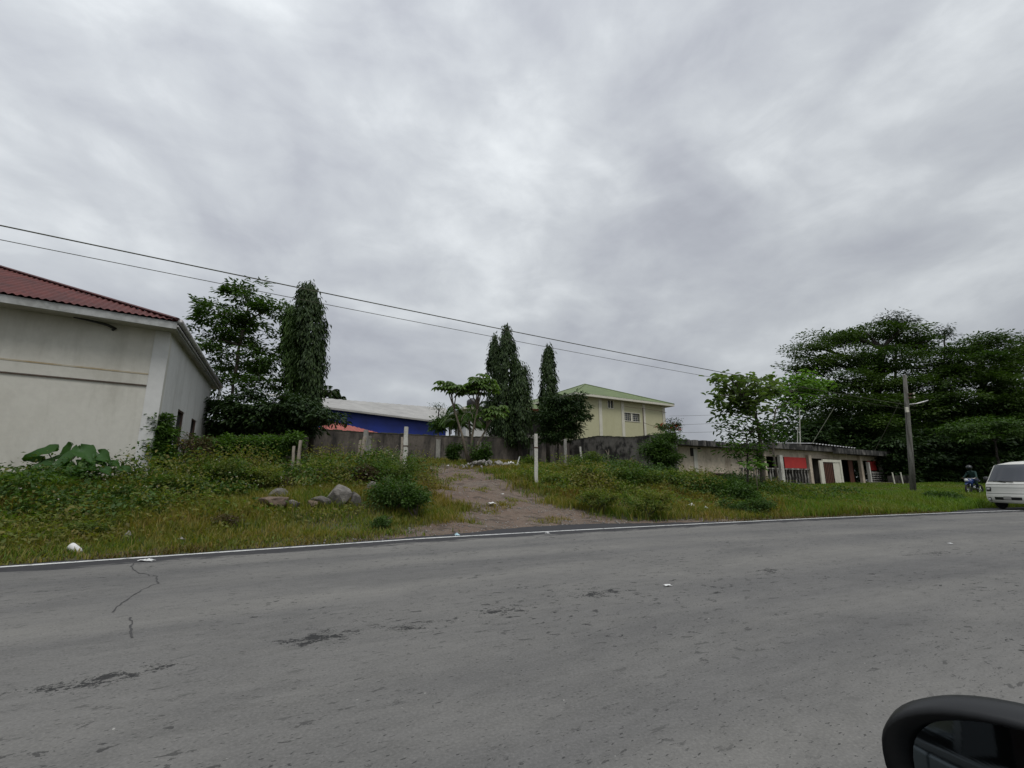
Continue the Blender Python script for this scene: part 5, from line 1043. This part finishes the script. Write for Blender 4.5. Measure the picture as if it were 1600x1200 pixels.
shrub(252, 690, 15.2, 22, 44, 'tall green creeper bush climbing the corner of the white warehouse', 'lf_vine', 120, .13, 40, 'creeper', .2, 'creeper', parts=((-.1, -.65, .6, .3, 0), (-.2, -.2, .55, .4, 0), (0, .3, .6, .5, 0), (.5, -.3, .5, .35, .1), (.3, .5, .6, .4, 0)))
shrub(298, 708, 15.6, 26, 28, 'dull olive bush just right of the corner creeper, below the side windows', 'lf_dry', 90, .08, 38, 'shrub', .2)
shrub(345, 700, 17.5, 34, 26, 'leafy green bush in front of the tall tree at left', 'lf_vine', 120, .13, 40, cr=.26)
shrub(395, 700, 18.2, 36, 24, 'leafy green bush under the dark spreading tree', 'lf_vine', 120, .13, 40, cr=.26)
shrub(445, 694, 18.5, 28, 20, 'rounded green bush left of the short timber stubs', 'lf_vine', 90, .12, 40, cr=.24)
shrub(330, 738, 14.2, 40, 22, 'wide low bush with small pale flowers in the middle of the left weeds', 'lf_shrub', 130, .085, 40, cr=.22, fl=('flower_w', 22, .035))
shrub(270, 752, 12.8, 36, 18, 'low bush between the elephant ear plant and the middle of the weeds', 'lf_shrub', 110, .08, 40, cr=.2, fl=('flower_w', 14, .03))
shrub(402, 742, 14.6, 34, 20, 'dense low bush above the flat brown boulder', 'lf_weed', 110, .08, 40, cr=.2)
shrub(500, 738, 16.5, 44, 26, 'tall reddish-brown weeds left of the leaning timber posts', 'lf_weed', 130, .07, 44, 'weed_clump', .22, 'weeds')
shrub(560, 742, 16.2, 24, 24, 'dry brown weed clump round the feet of the leaning timber posts', 'lf_dry', 90, .07, 40, 'weed_clump', .18, 'weeds')
shrub(606, 735, 17.0, 40, 34, 'big untidy bush left of the tall pale concrete post', 'lf_shrub', 150, .085, 44, cr=.24)
shrub(618, 766, 13.8, 44, 26, 'dark green bush at the left edge of the dirt track', 'lf_mid', 120, .085, 40, cr=.3, parts=((-.1, .3, .8, .6, 0), (-.7, .1, .35, .5, .4), (.5, .35, .5, .45, -.2), (.2, -.4, .3, .4, .3), (-.3, -.5, .25, .45, .5), (.85, .5, .25, .3, 0)))
shrub(650, 776, 13.0, 18, 18, 'small glossy dark bush touching the left side of the dirt track', 'lf_mid', 80, .08, 40, cr=.14)
shrub(598, 705, 20.0, 26, 20, 'thin flowering weed bush against the dark wall left of the pale post', 'lf_weed', 40, .07, 26, cr=.2, fl=('flower_w', 16, .05))
shrub(708, 705, 27.5, 12, 16, 'small dark bush at the foot of the wall left of the papaya-like stems', 'lf_mid', 46, .16, 30, cr=.25)
shrub(750, 706, 26.0, 14, 16, 'small dark bush between the papaya-like stems and the rubble', 'lf_mid', 50, .16, 30, cr=.25)
shrub(823, 722, 26.0, 12, 11, 'small green bush just left of the lone concrete post', 'lf_shrub', 40, .14, 30, cr=.22)
shrub(918, 722, 24.5, 26, 18, 'ferny green shrub at the foot of the wall right of the grey post', 'lf_shrub', 90, .10, 36, cr=.22)
shrub(868, 752, 19.6, 30, 14, 'low weed bush right beside the lone concrete post', 'lf_weed', 90, .09, 36, cr=.2)
shrub(948, 742, 19.5, 34, 16, 'green weed bush in front of the dead branches', 'lf_shrub', 100, .09, 36, cr=.22)
shrub(1032, 706, 26.0, 30, 32, 'dark vine heaped over the near end of the stained block wall', 'lf_mid', 170, .14, 44, 'vine', .35, 'vine', parts=((.2, -.4, .6, .45, 0), (-.4, 0, .6, .5, 0), (.3, .3, .7, .55, 0), (.7, -.6, .3, .35, .3)))
shrub(1042, 668, 28.8, 15, 7, 'orange-red flowering creeper on top of the block wall corner', 'lf_mid', 26, .14, 24, 'flowering_creeper', .22, 'creeper', fl=('flower_o', 40, .09))
shrub(1052, 660, 28.8, 9, 9, 'thin dark twigs with sparse leaves above the flowering creeper', 'lf_dark', 18, .13, 12, 'twiggy_shrub', .2)
shrub(1002, 742, 20.5, 36, 22, 'tall green shrub in front of the vine covered wall end', 'lf_shrub', 130, .10, 40, cr=.25)
shrub(1058, 749, 20.8, 36, 22, 'green shrub left of the brown grilled window of the low house', 'lf_shrub', 130, .10, 40, cr=.25)
shrub(1112, 762, 20.0, 40, 24, 'dark green shrub below the brown grilled window', 'lf_mid', 150, .11, 44, cr=.26)
shrub(1160, 770, 19.0, 36, 20, 'shadowy shrub at the foot of the broad-leaved tree', 'lf_mid', 120, .10, 40, cr=.22)
shrub(1010, 782, 15.5, 40, 16, 'low reddish weed bush near the road, left of the crumpled plastic', 'lf_weed', 110, .07, 40, cr=.18)
shrub(1168, 790, 17.0, 34, 11, 'low dark bush at the road edge below the broad-leaved tree', 'lf_mid', 90, .08, 36, cr=.18)
shrub(936, 775, 16.2, 34, 12, 'yellowish weed bush at the right edge of the dirt track', 'lf_weed', 90, .07, 36, cr=.17)
shrub(230, 808, 10.6, 26, 10, 'low dark weed clump in the grass above the pale stone', 'lf_mid', 70, .05, 40, 'weed_clump', .12, 'weeds')
shrub(145, 826, 9.8, 34, 10, 'low green weed clump above the foam cup', 'lf_shrub', 80, .05, 40, 'weed_clump', .12, 'weeds')
shrub(350, 815, 11.0, 28, 10, 'low brownish weed clump midway between the cup and the boulders', 'lf_dry', 70, .05, 40, 'weed_clump', .12, 'weeds')
shrub(50, 800, 10.6, 34, 13, 'low dark green creeping bush at the left photo border', 'lf_mid', 90, .06, 40, cr=.15)
shrub(592, 815, 11.8, 16, 9, 'small dark weed tuft in the yellow grass right of the boulders', 'lf_mid', 50, .05, 36, 'weed_clump', .1, 'weeds')
shrub(1248, 781, 20.5, 26, 8, 'low dark weed clump in the bright grass in front of the white gate', 'lf_mid', 60, .10, 36, 'weed_clump', .2, 'weeds')
shrub(1335, 788, 21.5, 22, 6, 'small weed clump in the bright grass near the edge line right of the white gate', 'lf_shrub', 50, .10, 36, 'weed_clump', .18, 'weeds')
shrub(1470, 775, 24.5, 26, 8, 'dark weed clump in the grass between the utility pole and the van', 'lf_mid', 60, .12, 36, 'weed_clump', .2, 'weeds')
shrub(205, 775, 11.8, 34, 14, 'dark leafy weed clump in front of the elephant ear plant', 'lf_mid', 80, .07, 40, 'weed_clump', .16, 'weeds')
shrub(440, 756, 15.0, 30, 16, 'brown and green weed clump directly above the boulder row', 'lf_dry', 90, .07, 40, 'weed_clump', .18, 'weeds')
# light green grass clump and elephant ear plant at the warehouse wall
def clump(px, Y, n, h_, wid, mat, label, rad):
    g_ = gpt(px, Y); th = rng.random(n)*6.283; r = rad*rng.random(n)**.5; pts = np.stack([g_.x+np.cos(th)*r, g_.y+np.sin(th)*r, np.full(n, g_.z-.03)], -1); ln = h_*(.5+.6*rng.random(n)); o_ = np.stack([np.cos(th), np.sin(th), 0*th], -1)*(.25+.5*rng.random((n, 1))); sd = np.stack([-np.sin(th), np.cos(th), 0*th], -1)*wid
    rows = []; 
    for q in (0, .4, .75, 1): c_ = pts+o_*(ln*q*q)[:, None]+np.array([0, 0, 1])*(ln*q*(1-.35*q*q))[:, None]; ww = sd*(1-.92*q)*.5; rows += [c_-ww, c_+ww]
    v = np.stack(rows, 1); k = np.arange(n)[:, None, None]*8; f = (k+np.array([[0, 1, 3, 2], [2, 3, 5, 4], [4, 5, 7, 6]])[None]).reshape(-1, 4); return tag(npmesh('grass_clump', v.reshape(-1, 3), f, M[mat], loc=g_), label, 'grass clump')
M['lf_yel'] = leafmat('grass_bright_blades', G4((.12, .21, .03), (.17, .25, .04), (.09, .16, .025)), .4)
clump(40, 12.2, 420, .75, .028, 'lf_yel', 'bright yellow-green grass clump at the far left below the warehouse wall', .55)
clump(80, 11.8, 300, .65, .028, 'lf_yel', 'bright yellow-green grass clump in front of the elephant ear plant', .4)
clump(8, 12.4, 260, .55, .028, 'lf_yel', 'bright grass clump cut by the left photo border', .4)
g_ = gpt(112, 13.0); ee = empty('elephant_ear', g_, 'elephant ear plant with huge arrow-shaped leaves against the warehouse wall', 'plant')
mb = MB(); leafs = [(75, 716, .95, -1.0, .1), (112, 727, 1.0, -.2, .1), (132, 718, .95, .5, -.1), (160, 722, .75, 1.0, .1), (108, 712, .7, .1, .8), (92, 742, .9, -.5, -.5), (138, 742, .8, .35, -.7), (70, 738, .7, -1, -.3), (165, 745, .5, .9, -.4), (118, 755, .7, .1, -.9), (195, 743, .45, .9, -.1), (52, 748, .6, -1, -.4), (148, 732, .8, .8, .2), (85, 728, .7, -.7, .3), (122, 740, .8, .3, -.6), (100, 748, .7, -.3, -.7), (178, 734, .45, .7, .2), (60, 728, .5, -.8, .2), (140, 712, .6, .6, .6)]
for k, (px, py, sz, dx, dy) in enumerate(leafs):
    c = P(px, py-9, 13.0+dy*.4); limb(mb, g_+Vector((dx*.1, 0, 0)), c, .022, .012, 5, .03, 6); sz = sz*random.uniform(.75, .95); d_ = Vector((dx*1.1+random.uniform(-.5, .5), -.3+dy*.3, random.uniform(-.75, .05))).normalized(); u_ = Vector((dx*.3+random.uniform(-.3, .3), -.75, random.uniform(.45, .95))); u_ = (u_-d_*u_.dot(d_)).normalized(); s_ = d_.cross(u_).normalized(); vs = []; fs2 = []
    prof = [(-.40, .06), (-.34, .20), (-.2, .29), (-.02, .31), (.16, .28), (.34, .21), (.52, .13), (.7, .05), (.84, .0)]
    for q, wd in prof:
        for j, sg in enumerate((-1, -.5, 0, .5, 1)):
            off = .0 if abs(sg) else 0; x_ = q+(.14 if sg == 0 and q < 0 else 0)
            vs.append(c+d_*(x_*sz)+s_*(sg*wd*sz)+u_*(sz*(.17*abs(sg)**1.3+.03*math.sin(q*17+sg*3)-.22*max(0, x_)**2-.12*abs(sg)*wd)+random.uniform(-.008, .008)*2))
    for i in range(len(prof)-1):
        for j in range(4): fs2.append((i*5+j, i*5+j+1, i*5+5+j+1, i*5+5+j))
    lm = MB(); lm.add(vs, fs2); lm.build('leaf', M['lf_elephant'], ee, smooth=True)
mb.build('stems', M['lf_elephant'], ee)

# ============================================================ white van
VH = R(76); vp = Vector((22.15, 21.2, 0)); va = Vector((math.sin(VH), math.cos(VH), 0)); vb = Vector((-va.y, va.x, 0))   # va: from the nose towards the tail; vb: to its left in the picture
van = empty('van', vp, 'cream white van facing the camera on the shoulder at the right photo border', 'van')
def vw(x, y, z): return vp+va*x+vb*y+Vector((0, 0, z))   # x back from the nose, y across
HW, HT = .83, 2.08
def vhw(z): return float(np.interp(z, [.25, .45, .75, 1.1, 1.2, 1.6, 1.9, 2.0, 2.08], [.76, .82, .83, .83, .82, .765, .715, .67, .56]))
prof = [(.10, .27), (.02, .33), (.0, .45), (.0, .60), (.035, .66), (.05, .80), (.075, .95), (.12, 1.08), (.20, 1.16), (.37, 1.42), (.52, 1.66), (.65, 1.86), (.76, 1.96), (1.2, 2.03), (2.0, 2.08), (3.5, 2.07), (4.4, 2.02), (4.62, 1.9), (4.72, 1.3), (4.75, .7), (4.72, .35), (4.6, .3)]
ny = 13; vs = []; fs2 = []
def fpt(x, z, t_):  # t_ -1..1 across; the nose bulges
    hw = vhw(z); yy = t_*hw; bul = .16*abs(t_)**2.6 if x < 2 else -.10*abs(t_)**3; drop = .06*abs(t_)**3 if z > 1.95 else 0
    return vw(x+bul, yy, z-drop)
for x, z in prof:
    for j in range(ny): vs.append(fpt(x, z, -1+2*j/(ny-1)))
for i in range(len(prof)-1):
    for j in range(ny-1): fs2.append((i*ny+j, i*ny+j+1, (i+1)*ny+j+1, (i+1)*ny+j))
bm_ = MB(); bm_.add(vs, fs2)
# sides: strips from front profile edge to back edge at the same height
for sg, j in ((-1, 0), (1, ny-1)):
    zs_ = [.3, .45, .75, 1.1, 1.2, 1.6, 1.9, 1.96]; fx = lambda z: float(np.interp(z, [.27, .33, .45, .60, .66, .80, .95, 1.08, 1.16, 1.42, 1.66, 1.86, 1.96], [.10, .02, 0, 0, .035, .05, .075, .12, .20, .37, .52, .65, .76]))+.16
    bx = lambda z: float(np.interp(z, [.3, .35, .7, 1.3, 1.9, 1.96], [4.6, 4.72, 4.75, 4.72, 4.62, 4.5]))-.10; sv = []
    for z in zs_:
        for q in range(9): x = fx(z)+(bx(z)-fx(z))*q/8; sv.append(vw(x, sg*vhw(z), z-(.06 if z > 1.95 else 0)))
    sf = [(a*9+q, a*9+q+1, (a+1)*9+q+1, (a+1)*9+q) for a in range(len(zs_)-1) for q in range(8)]; bm_.add(sv, sf)
bm_.build('body', M['vanpaint'], van, smooth=True)
def vpatch(name, x0z0, x1z1, t0, t1, mat, off=.006, nx=8, nz_=4, parent=None, tt=None):
    """patch lying on the nose surface between two profile heights"""
    vs = []; pz = [z for _, z in prof]; pxx = [x for x, _ in prof]
    for i in range(nz_+1):
        z = x0z0+(x1z1-x0z0)*i/nz_; x = float(np.interp(z, pz[:15], pxx[:15]))
        a0, a1 = (t0, t1) if tt is None else (t0+(tt[0]-t0)*i/nz_, t1+(tt[1]-t1)*i/nz_)
        for j in range(nx+1): vs.append(fpt(x, z, a0+(a1-a0)*j/nx)-va*off+Vector((0, 0, off*.4)))
    m_ = MB(); m_.add(vs, [(i*(nx+1)+j, i*(nx+1)+j+1, (i+1)*(nx+1)+j+1, (i+1)*(nx+1)+j) for i in range(nz_) for j in range(nx)]); return m_.build(name, mat, parent or van, smooth=True)
M['windglass'] = glass('windscreen_glass', (.035, .04, .05), .12); M['seam'] = plain('dark_seam', (.12, .12, .11), (.1, .1, .09), 5, .8, bmp=0)
vpatch('windscreen', 1.19, 1.90, -.93, .93, M['windglass'], .01, 12, 8)
vpatch('windscreen_seal', 1.165, 1.19, -.96, .96, M['black'], .012, 12, 1)
vpatch('seam', 1.035, 1.055, -.97, .97, M['seam'], .004, 12, 1); vpatch('seam', .90, .912, -.72, .72, M['seam'], .004, 12, 1); vpatch('seam', .655, .675, -.97, .97, M['seam'], .005, 12, 1)
vpatch('grille', .40, .52, -.56, .56, M['black'], .006, 10, 2)
vpatch('licence_plate', .415, .545, -.16, .16, M['greyroof'], .02, 2, 2)
for sg in (-1, 1):
    hl = vpatch('headlight', .75, .93, sg*.97, sg*.70, M['black'], .008, 4, 2); vpatch('lens', .82, .90, sg*.93, sg*.76, M['lens'], .016, 3, 2, parent=hl)
    fl_ = vpatch('fog_light', .36, .50, sg*.90, sg*.74, M['black'], .006, 4, 2); c = fpt(0, .42, sg*.82)-va*.03; m_ = MB(); m_.lathe(c, [(.05, 0), (.045, .02), (.0, .03)], 12, axis=-va); m_.build('lens', M['lens'], fl_)
    m_ = MB(); a0 = fpt(.17, 1.14, sg*.15-.1)-va*.03; a1 = fpt(.22, 1.20, sg*.15+.62*.8)-va*.03; m_.tube([a0, a1], .012, 5); m_.build('wiper', M['black'], van)
    m_ = MB(); c = vw(.55, sg*(vhw(1.3)+.13), 1.25); m_.lathe(c-Vector((0, 0, .13)), [(.03, 0), (.09, .03), (.1, .14), (.09, .24), (.03, .27)], 10); m_.tube([c, vw(.5, sg*vhw(1.2)*.98, 1.2)], .02, 5); m_.build('wing_mirror', M['black'], van, smooth=True)
    # side windows and door seams
    for x0, x1 in ((.85, 1.75), (1.85, 3.0), (3.1, 4.3)):
        m_ = MB(); q = [vw(x, sg*(vhw(z)+.006), z) for x, z in ((x0+.0, 1.2), (x1, 1.2), (x1, 1.78), (x0+(.25 if x0 < 1 else 0), 1.78))]; m_.add(q, [(0, 1, 2, 3)] if sg > 0 else [(3, 2, 1, 0)]); m_.build('side_window', M['windglass'], van)
for x in (.72, 3.75):
    for sg in (-1, 1):
        c = vw(x, sg*.66, .31); m_ = MB(); m_.lathe(c-vb*.09*1, [(.18, 0), (.29, .01), (.31, .04), (.31, .14), (.29, .17), (.18, .18)], 20, axis=vb); wh_ = m_.build('wheel', M['tyre'], van, smooth=True)
        m_ = MB(); m_.lathe(c+vb*(sg*.092-(.01 if sg > 0 else -.0)), [(.18, 0), (.16, .01), (.05, .02), (.0, .02)], 16, axis=vb*sg); m_.build('rim', M['chrome'], wh_)
m_ = MB(); q = [vw(.18, -.7, .27), vw(.18, .7, .27), vw(4.5, .7, .27), vw(4.5, -.7, .27), vw(.18, -.7, .36), vw(.18, .7, .36), vw(4.5, .7, .36), vw(4.5, -.7, .36)]; m_.hexa(q); m_.build('underbody', M['black'], van)

van.scale = (1.05, 1.05, 1.05)
# ============================================================ motorcycle and rider on the verge
mx = G(1524, 773)
mo = empty('motorcycle', mx, 'blue motorcycle on the grass verge just left of the white van', 'motorcycle')
ma = Vector((-.93, -.36, 0)); mbv = Vector((-ma.y, ma.x, 0))
def mw(x, y, z): return mx+ma*x+mbv*y+Vector((0, 0, z))
for x in (.62, -.62):
    m_ = MB(); n = 22; vs = []; fs2 = []
    for i in range(n):
        th = 6.283*i/n
        for j in range(8): ph = 6.283*j/8; r = .27+.05*math.cos(ph); vs.append(mw(x+r*math.cos(th), .05*math.sin(ph), .31+r*math.sin(th)))
    for i in range(n):
        for j in range(8): fs2.append((i*8+j, ((i+1) % n)*8+j, ((i+1) % n)*8+(j+1) % 8, i*8+(j+1) % 8))
    m_.add(vs, fs2); wl_ = m_.build('wheel', M['tyre'], mo, smooth=True); m_ = MB()
    for k in range(6): th = k*math.pi/3; m_.tube([mw(x, 0, .31), mw(x+.23*math.cos(th), 0, .31+.23*math.sin(th))], .012, 4)
    m_.lathe(mw(x, -.05, .31), [(.05, 0), (.05, .1)], 10, axis=mbv); m_.build('rim', M['chrome'], wl_)
M['mblue'] = plain('blue_fairing', (.010, .035, .16), (.008, .025, .11), 3, .3, bmp=0)
m_ = MB(); m_.tube([mw(.42, 0, .78), mw(.22, 0, .82), mw(-.05, 0, .76), mw(-.3, 0, .72)], [.10, .17, .15, .08], 12); m_.build('fuel_tank', M['mblue'], mo, smooth=True)
m_ = MB(); m_.tube([mw(.70, 0, .72), mw(.55, 0, .80), mw(.40, 0, .70), mw(.2, 0, .50)], [.06, .16, .17, .08], 12); m_.tube([mw(.88, 0, .62), mw(.62, 0, .70), mw(.38, 0, .58)], [.04, .09, .05], 8, squash=.4); m_.build('front_fairing', M['mblue'], mo, smooth=True)
m_ = MB(); m_.tube([mw(.15, 0, .45), mw(-.05, 0, .42), mw(-.25, 0, .40)], [.13, .18, .12], 10); m_.tube([mw(.1, -.15, .35), mw(-.7, -.18, .32)], [.03, .05], 8); m_.build('engine', M['chrome'], mo, smooth=True)
m_ = MB(); m_.tube([mw(-.08, 0, .80), mw(-.4, 0, .80), mw(-.75, 0, .86)], [.10, .13, .05], 10, squash=.5); m_.build('seat', M['black'], mo, smooth=True)
m_ = MB(); m_.tube([mw(.62, .08, .31), mw(.42, .09, .95)], .028, 6); m_.tube([mw(.62, -.08, .31), mw(.42, -.09, .95)], .028, 6); m_.tube([mw(.28, .36, 1.0), mw(.40, .1, .98), mw(.40, -.1, .98), mw(.28, -.36, 1.0)], .018, 6); m_.build('fork', M['chrome'], mo, smooth=True)
m_ = MB(); m_.lathe(mw(.60, 0, .88), [(.03, 0), (.09, .03), (.10, .09), (.0, .11)], 14, axis=ma); m_.build('headlight', M['lens'], mo, smooth=True)
# rider
def skin(name, verts, edges, radii, mat, parent=None, root=0, sub=2, loc=None):
    org = ORG.get(parent.name, Vector()) if parent else Vector(loc); me = bpy.data.meshes.new(name); me.from_pydata([tuple(Vector(v)-org) for v in verts], edges, []); o = bpy.data.objects.new(name, me); COL.objects.link(o); me.materials.append(mat)
    if parent: o.parent = parent
    else: o.location = loc
    ORG[o.name] = org; md = o.modifiers.new('skin', 'SKIN'); 
    for k, r in enumerate(radii): me.skin_vertices[0].data[k].radius = (r, r) if not isinstance(r, tuple) else r
    me.skin_vertices[0].data[root].use_root = True; ms = o.modifiers.new('sub', 'SUBSURF'); ms.levels = ms.render_levels = sub; md.use_smooth_shade = True; return o
M['greenshirt'] = plain('dark_green_shirt', (.018, .05, .042), (.012, .035, .03), 5, .9); M['jeans'] = plain('dark_trousers', (.012, .02, .05), (.01, .014, .03), 6, .9); M['skin'] = plain('brown_skin', (.20, .11, .07), (.16, .085, .055), 6, .6, bmp=0)
pv = [mw(-.25, 0, .90), mw(-.20, 0, 1.10), mw(-.08, 0, 1.30), mw(0, 0, 1.42), mw(.04, 0, 1.50), mw(.09, 0, 1.60), mw(.11, 0, 1.70),
      mw(-.03, .19, 1.37), mw(.10, .27, 1.14), mw(.27, .33, 1.03), mw(-.03, -.19, 1.37), mw(.10, -.27, 1.14), mw(.27, -.33, 1.03),
      mw(-.20, .12, .88), mw(.16, .22, .84), mw(.02, .20, .45), mw(.12, .20, .38), mw(-.20, -.12, .88), mw(.16, -.22, .84), mw(.02, -.20, .45), mw(.12, -.20, .38)]
pe_ = [(0, 1), (1, 2), (2, 3), (3, 4), (4, 5), (5, 6), (2, 7), (7, 8), (8, 9), (2, 10), (10, 11), (11, 12), (0, 13), (13, 14), (14, 15), (15, 16), (0, 17), (17, 18), (18, 19), (19, 20)]
pr = [.15, .14, .165, .08, .055, .085, .075, .07, .05, .03, .07, .05, .03, .10, .075, .055, .04, .10, .075, .055, .04]
rd = skin('person', pv, pe_, pr, M['greenshirt'], loc=mw(0, 0, 0)); tag(rd, 'rider in dark green top and dark helmet sitting on the blue motorcycle', 'person')
m_ = MB(); hc = mw(.10, 0, 1.66); n1_, n2_ = 12, 18
m_.lathe(hc-Vector((0, 0, .14)), [(.10, 0), (.135, .05), (.15, .12), (.145, .19), (.11, .25), (.05, .285), (.0, .29)], 18); m_.build('helmet', M['black'], rd, smooth=True)
m_ = MB(); m_.lathe(hc-Vector((0, 0, .05))+ma*.03, [(.137, 0), (.142, .05), (.137, .10)], 18); m_.build('visor', M['darkglass'], rd, smooth=True)
for sg in (-1, 1):
    m_ = MB(); m_.tube([mw(-.22, sg*.11, .90), mw(-.02, sg*.17, .90), mw(.17, sg*.22, .85), mw(.10, sg*.22, .66), mw(.02, sg*.20, .44)], [.115, .105, .088, .075, .065], 10); m_.build('trouser_leg', M['jeans'], rd, smooth=True)
    m_ = MB(); m_.tube([mw(-.03, sg*.20, .37), mw(.08, sg*.20, .36), mw(.19, sg*.20, .35)], [.045, .05, .035], 8); m_.build('shoe', M['black'], rd, smooth=True)
    for k in range(4): m_ = MB(); p = mw(.27, sg*(.30+k*.02), 1.03); m_.tube([p, p+ma*.04+Vector((0, 0, .0)), p+ma*.05-Vector((0, 0, .035)), p+ma*.025-Vector((0, 0, .05))], .010, 5); m_.build('finger', M['skin'], rd)

# ============================================================ camera car: door with side mirror
cr_ = Vector((0, 0, 0))
def cw(d_, n_, z): return Vector((D.x*d_+N.x*n_, D.y*d_+N.y*n_, z))
car = empty('car', cw(-.4, -.6, 0), 'dark car whose black side mirror fills the lower right corner', 'car')
M['carpaint'] = plain('dark_teal_car_paint', (.035, .05, .058), (.03, .045, .052), .5, .3, bmp=0)
def panel(name, pts, n0, n1, mat, parent=None, bev=.01):
    """side panel: outline in (d, z), thickness between n0 and n1"""
    k = len(pts); m_ = MB(); vs = [cw(a, n0, z) for a, z in pts]+[cw(a, n1, z) for a, z in pts]; m_.add(vs, [tuple(range(k)), tuple(range(2*k-1, k-1, -1))]+[(i, i+k, (i+1) % k+k, (i+1) % k) for i in range(k)]); return m_.build(name, mat, parent or car, bevel=bev)
dr = panel('front_door', [(-.42, .30), (.80, .30), (.84, .62), (.80, .88), (-.44, .90), (-.46, .6)], -.02, .05, M['carpaint'])
panel('rear_door', [(-1.35, .30), (-.43, .30), (-.47, .6), (-.45, .90), (-1.30, .93), (-1.5, .75)], -.02, .05, M['carpaint'])
panel('rear_wing', [(-2.3, .35), (-2.25, .8), (-1.9, .95), (-1.31, .935), (-1.51, .75), (-1.36, .32), (-1.65, .62), (-1.95, .60)], -.02, .05, M['carpaint'])
panel('belt_moulding', [(-1.3, .935), (-.5, .905), (.76, .885), (.76, .90), (-.5, .92), (-1.3, .95)], .03, .055, M['black'], bev=.002)
panel('rear_window', [(-1.22, .945), (-.52, .92), (-.56, 1.32), (-1.0, 1.28)], -.10, -.09, M['darkglass'], bev=0)
panel('pillar', [(-.51, .915), (-.43, .905), (-.50, 1.36), (-.57, 1.36)], -.10, -.03, M['black'], bev=.003)
panel('seat_standin', [(-.80, .4), (-.38, .4), (-.48, 1.25), (-.75, 1.3)], -.72, -.22, M['brown'], bev=.03)  # unseen seat, added in brown to stand for the arm the mirror reflects
M['trimdark'] = plain('dark_car_trim', (.02, .019, .018), (.03, .028, .026), 4, .9)
def cbox(name, d0, d1, n0, n1, z0, z1, mat): m_ = MB(); m_.hexa([cw(d0, n0, z0), cw(d1, n0, z0), cw(d1, n1, z0), cw(d0, n1, z0), cw(d0, n0, z1), cw(d1, n0, z1), cw(d1, n1, z1), cw(d0, n1, z1)]); return m_.build(name, mat, car)
cbox('roof', -1.9, -.55, -1.42, -.11, 1.40, 1.44, M['carpaint']); cbox('far_side', -1.9, -.3, -1.48, -1.43, .3, 1.38, M['trimdark']); cbox('back_panel', -1.9, -1.85, -1.42, -.11, .3, 1.38, M['trimdark']); cbox('floor', -1.84, -.3, -1.42, -.03, .26, .3, M['trimdark'])  # unseen cabin panels, added so the mirror reflects a dark interior
MD, MN, MZ = .85, .232, .925   # mirror centre in car coordinates
def sup(t_, a, b_, e_=2.2):
    c_, s_ = math.cos(t_), math.sin(t_); return a*math.copysign(abs(c_)**(2/e_), c_), b_*math.copysign(abs(s_)**(2/e_), s_)
ns_ = 48
def ring(a, b_, d_, tilt=0, e_=2.3, cx=0, cz=0, kx=.10):
    out_ = []
    for i in range(ns_):
        x, z = sup(2*math.pi*i/ns_, a, b_, e_); z *= 1-.12*(x/a if a else 0)*-1*0; out_.append(cw(MD+d_-kx*x-tilt*z, MN+cx+x, MZ+cz+z*(1-.10*x/.13)))
    return out_
mir = MB(); rings = [ring(.107, .060, .004), ring(.128, .083, -.010), ring(.134, .091, .004), ring(.138, .096, .03), ring(.134, .092, .06), ring(.115, .075, .095), ring(.07, .042, .118), ring(.02, .012, .122)]
rings[0] = ring(.100, .066, .04, cx=-.004)
vs = [p for r in rings for p in r]; fs2 = [(i*ns_+j, i*ns_+(j+1) % ns_, (i+1)*ns_+(j+1) % ns_, (i+1)*ns_+j) for i in range(len(rings)-1) for j in range(ns_)]+[tuple((len(rings)-1)*ns_+j for j in range(ns_))]
mir.add(vs, fs2); M['mirrorcase'] = plain('black_gloss_plastic', (.005, .0055, .0065), (.007, .0075, .008), 3, .42, bmp=0); M['mirrorcase'].node_tree.nodes['Principled BSDF'].inputs['Specular IOR Level'].default_value = .35
ho = mir.build('mirror_housing', M['mirrorcase'], car, smooth=True)
m_ = MB(); m_.tube([cw(MD+.06, MN-.10, MZ-.05), cw(MD+.02, .10, MZ-.06), cw(MD-.05, .02, MZ-.08)], [.035, .03, .04], 10); m_.build('mirror_arm', M['black'], ho, smooth=True)
m, t, b, o = newmat('mirror_glass'); b.inputs['Metallic'].default_value = 1; b.inputs['Roughness'].default_value = .03; b.inputs['Base Color'].default_value = (.27, .31, .33, 1); M['mirror'] = m
m_ = MB(); gl = ring(.106, .074, .031, tilt=-.17, kx=.285, cx=-.004)
m_.add(gl+[sum(gl, Vector())/ns_], [(i, (i+1) % ns_, ns_) for i in range(ns_)]); m_.build('mirror_glass', M['mirror'], ho)

# far-off wood closing the view under the big trees and behind the low house
def farwood(name, label, s0, s1, w0, w1, n, h0, h1, mat, ls=.7):
    s = rng.uniform(s0, s1, n); w_ = rng.uniform(w0, w1, n); x, y = xy(s, w_); top = h0+(h1-h0)*nz(s, w_, .35, 2); z = 1.2+top*rng.random(n)**.8; p = np.stack([x, y, z], -1)
    v, f = leaves(p, rng.normal(size=(n, 3))*np.array([1, 1, .4]), rng.normal(size=(n, 3))*.6+np.array([0, -.5, 1]), ls*(.6+.8*rng.random(n)), ls*.5); tag(npmesh(name, v, f, M[mat]), label, 'woodland', kind='stuff')
farwood('woodland', 'dark mass of distant trees closing the view beneath the big crowns', 62, 150, 26, 42, 60000, 6, 13, 'lf_dark')
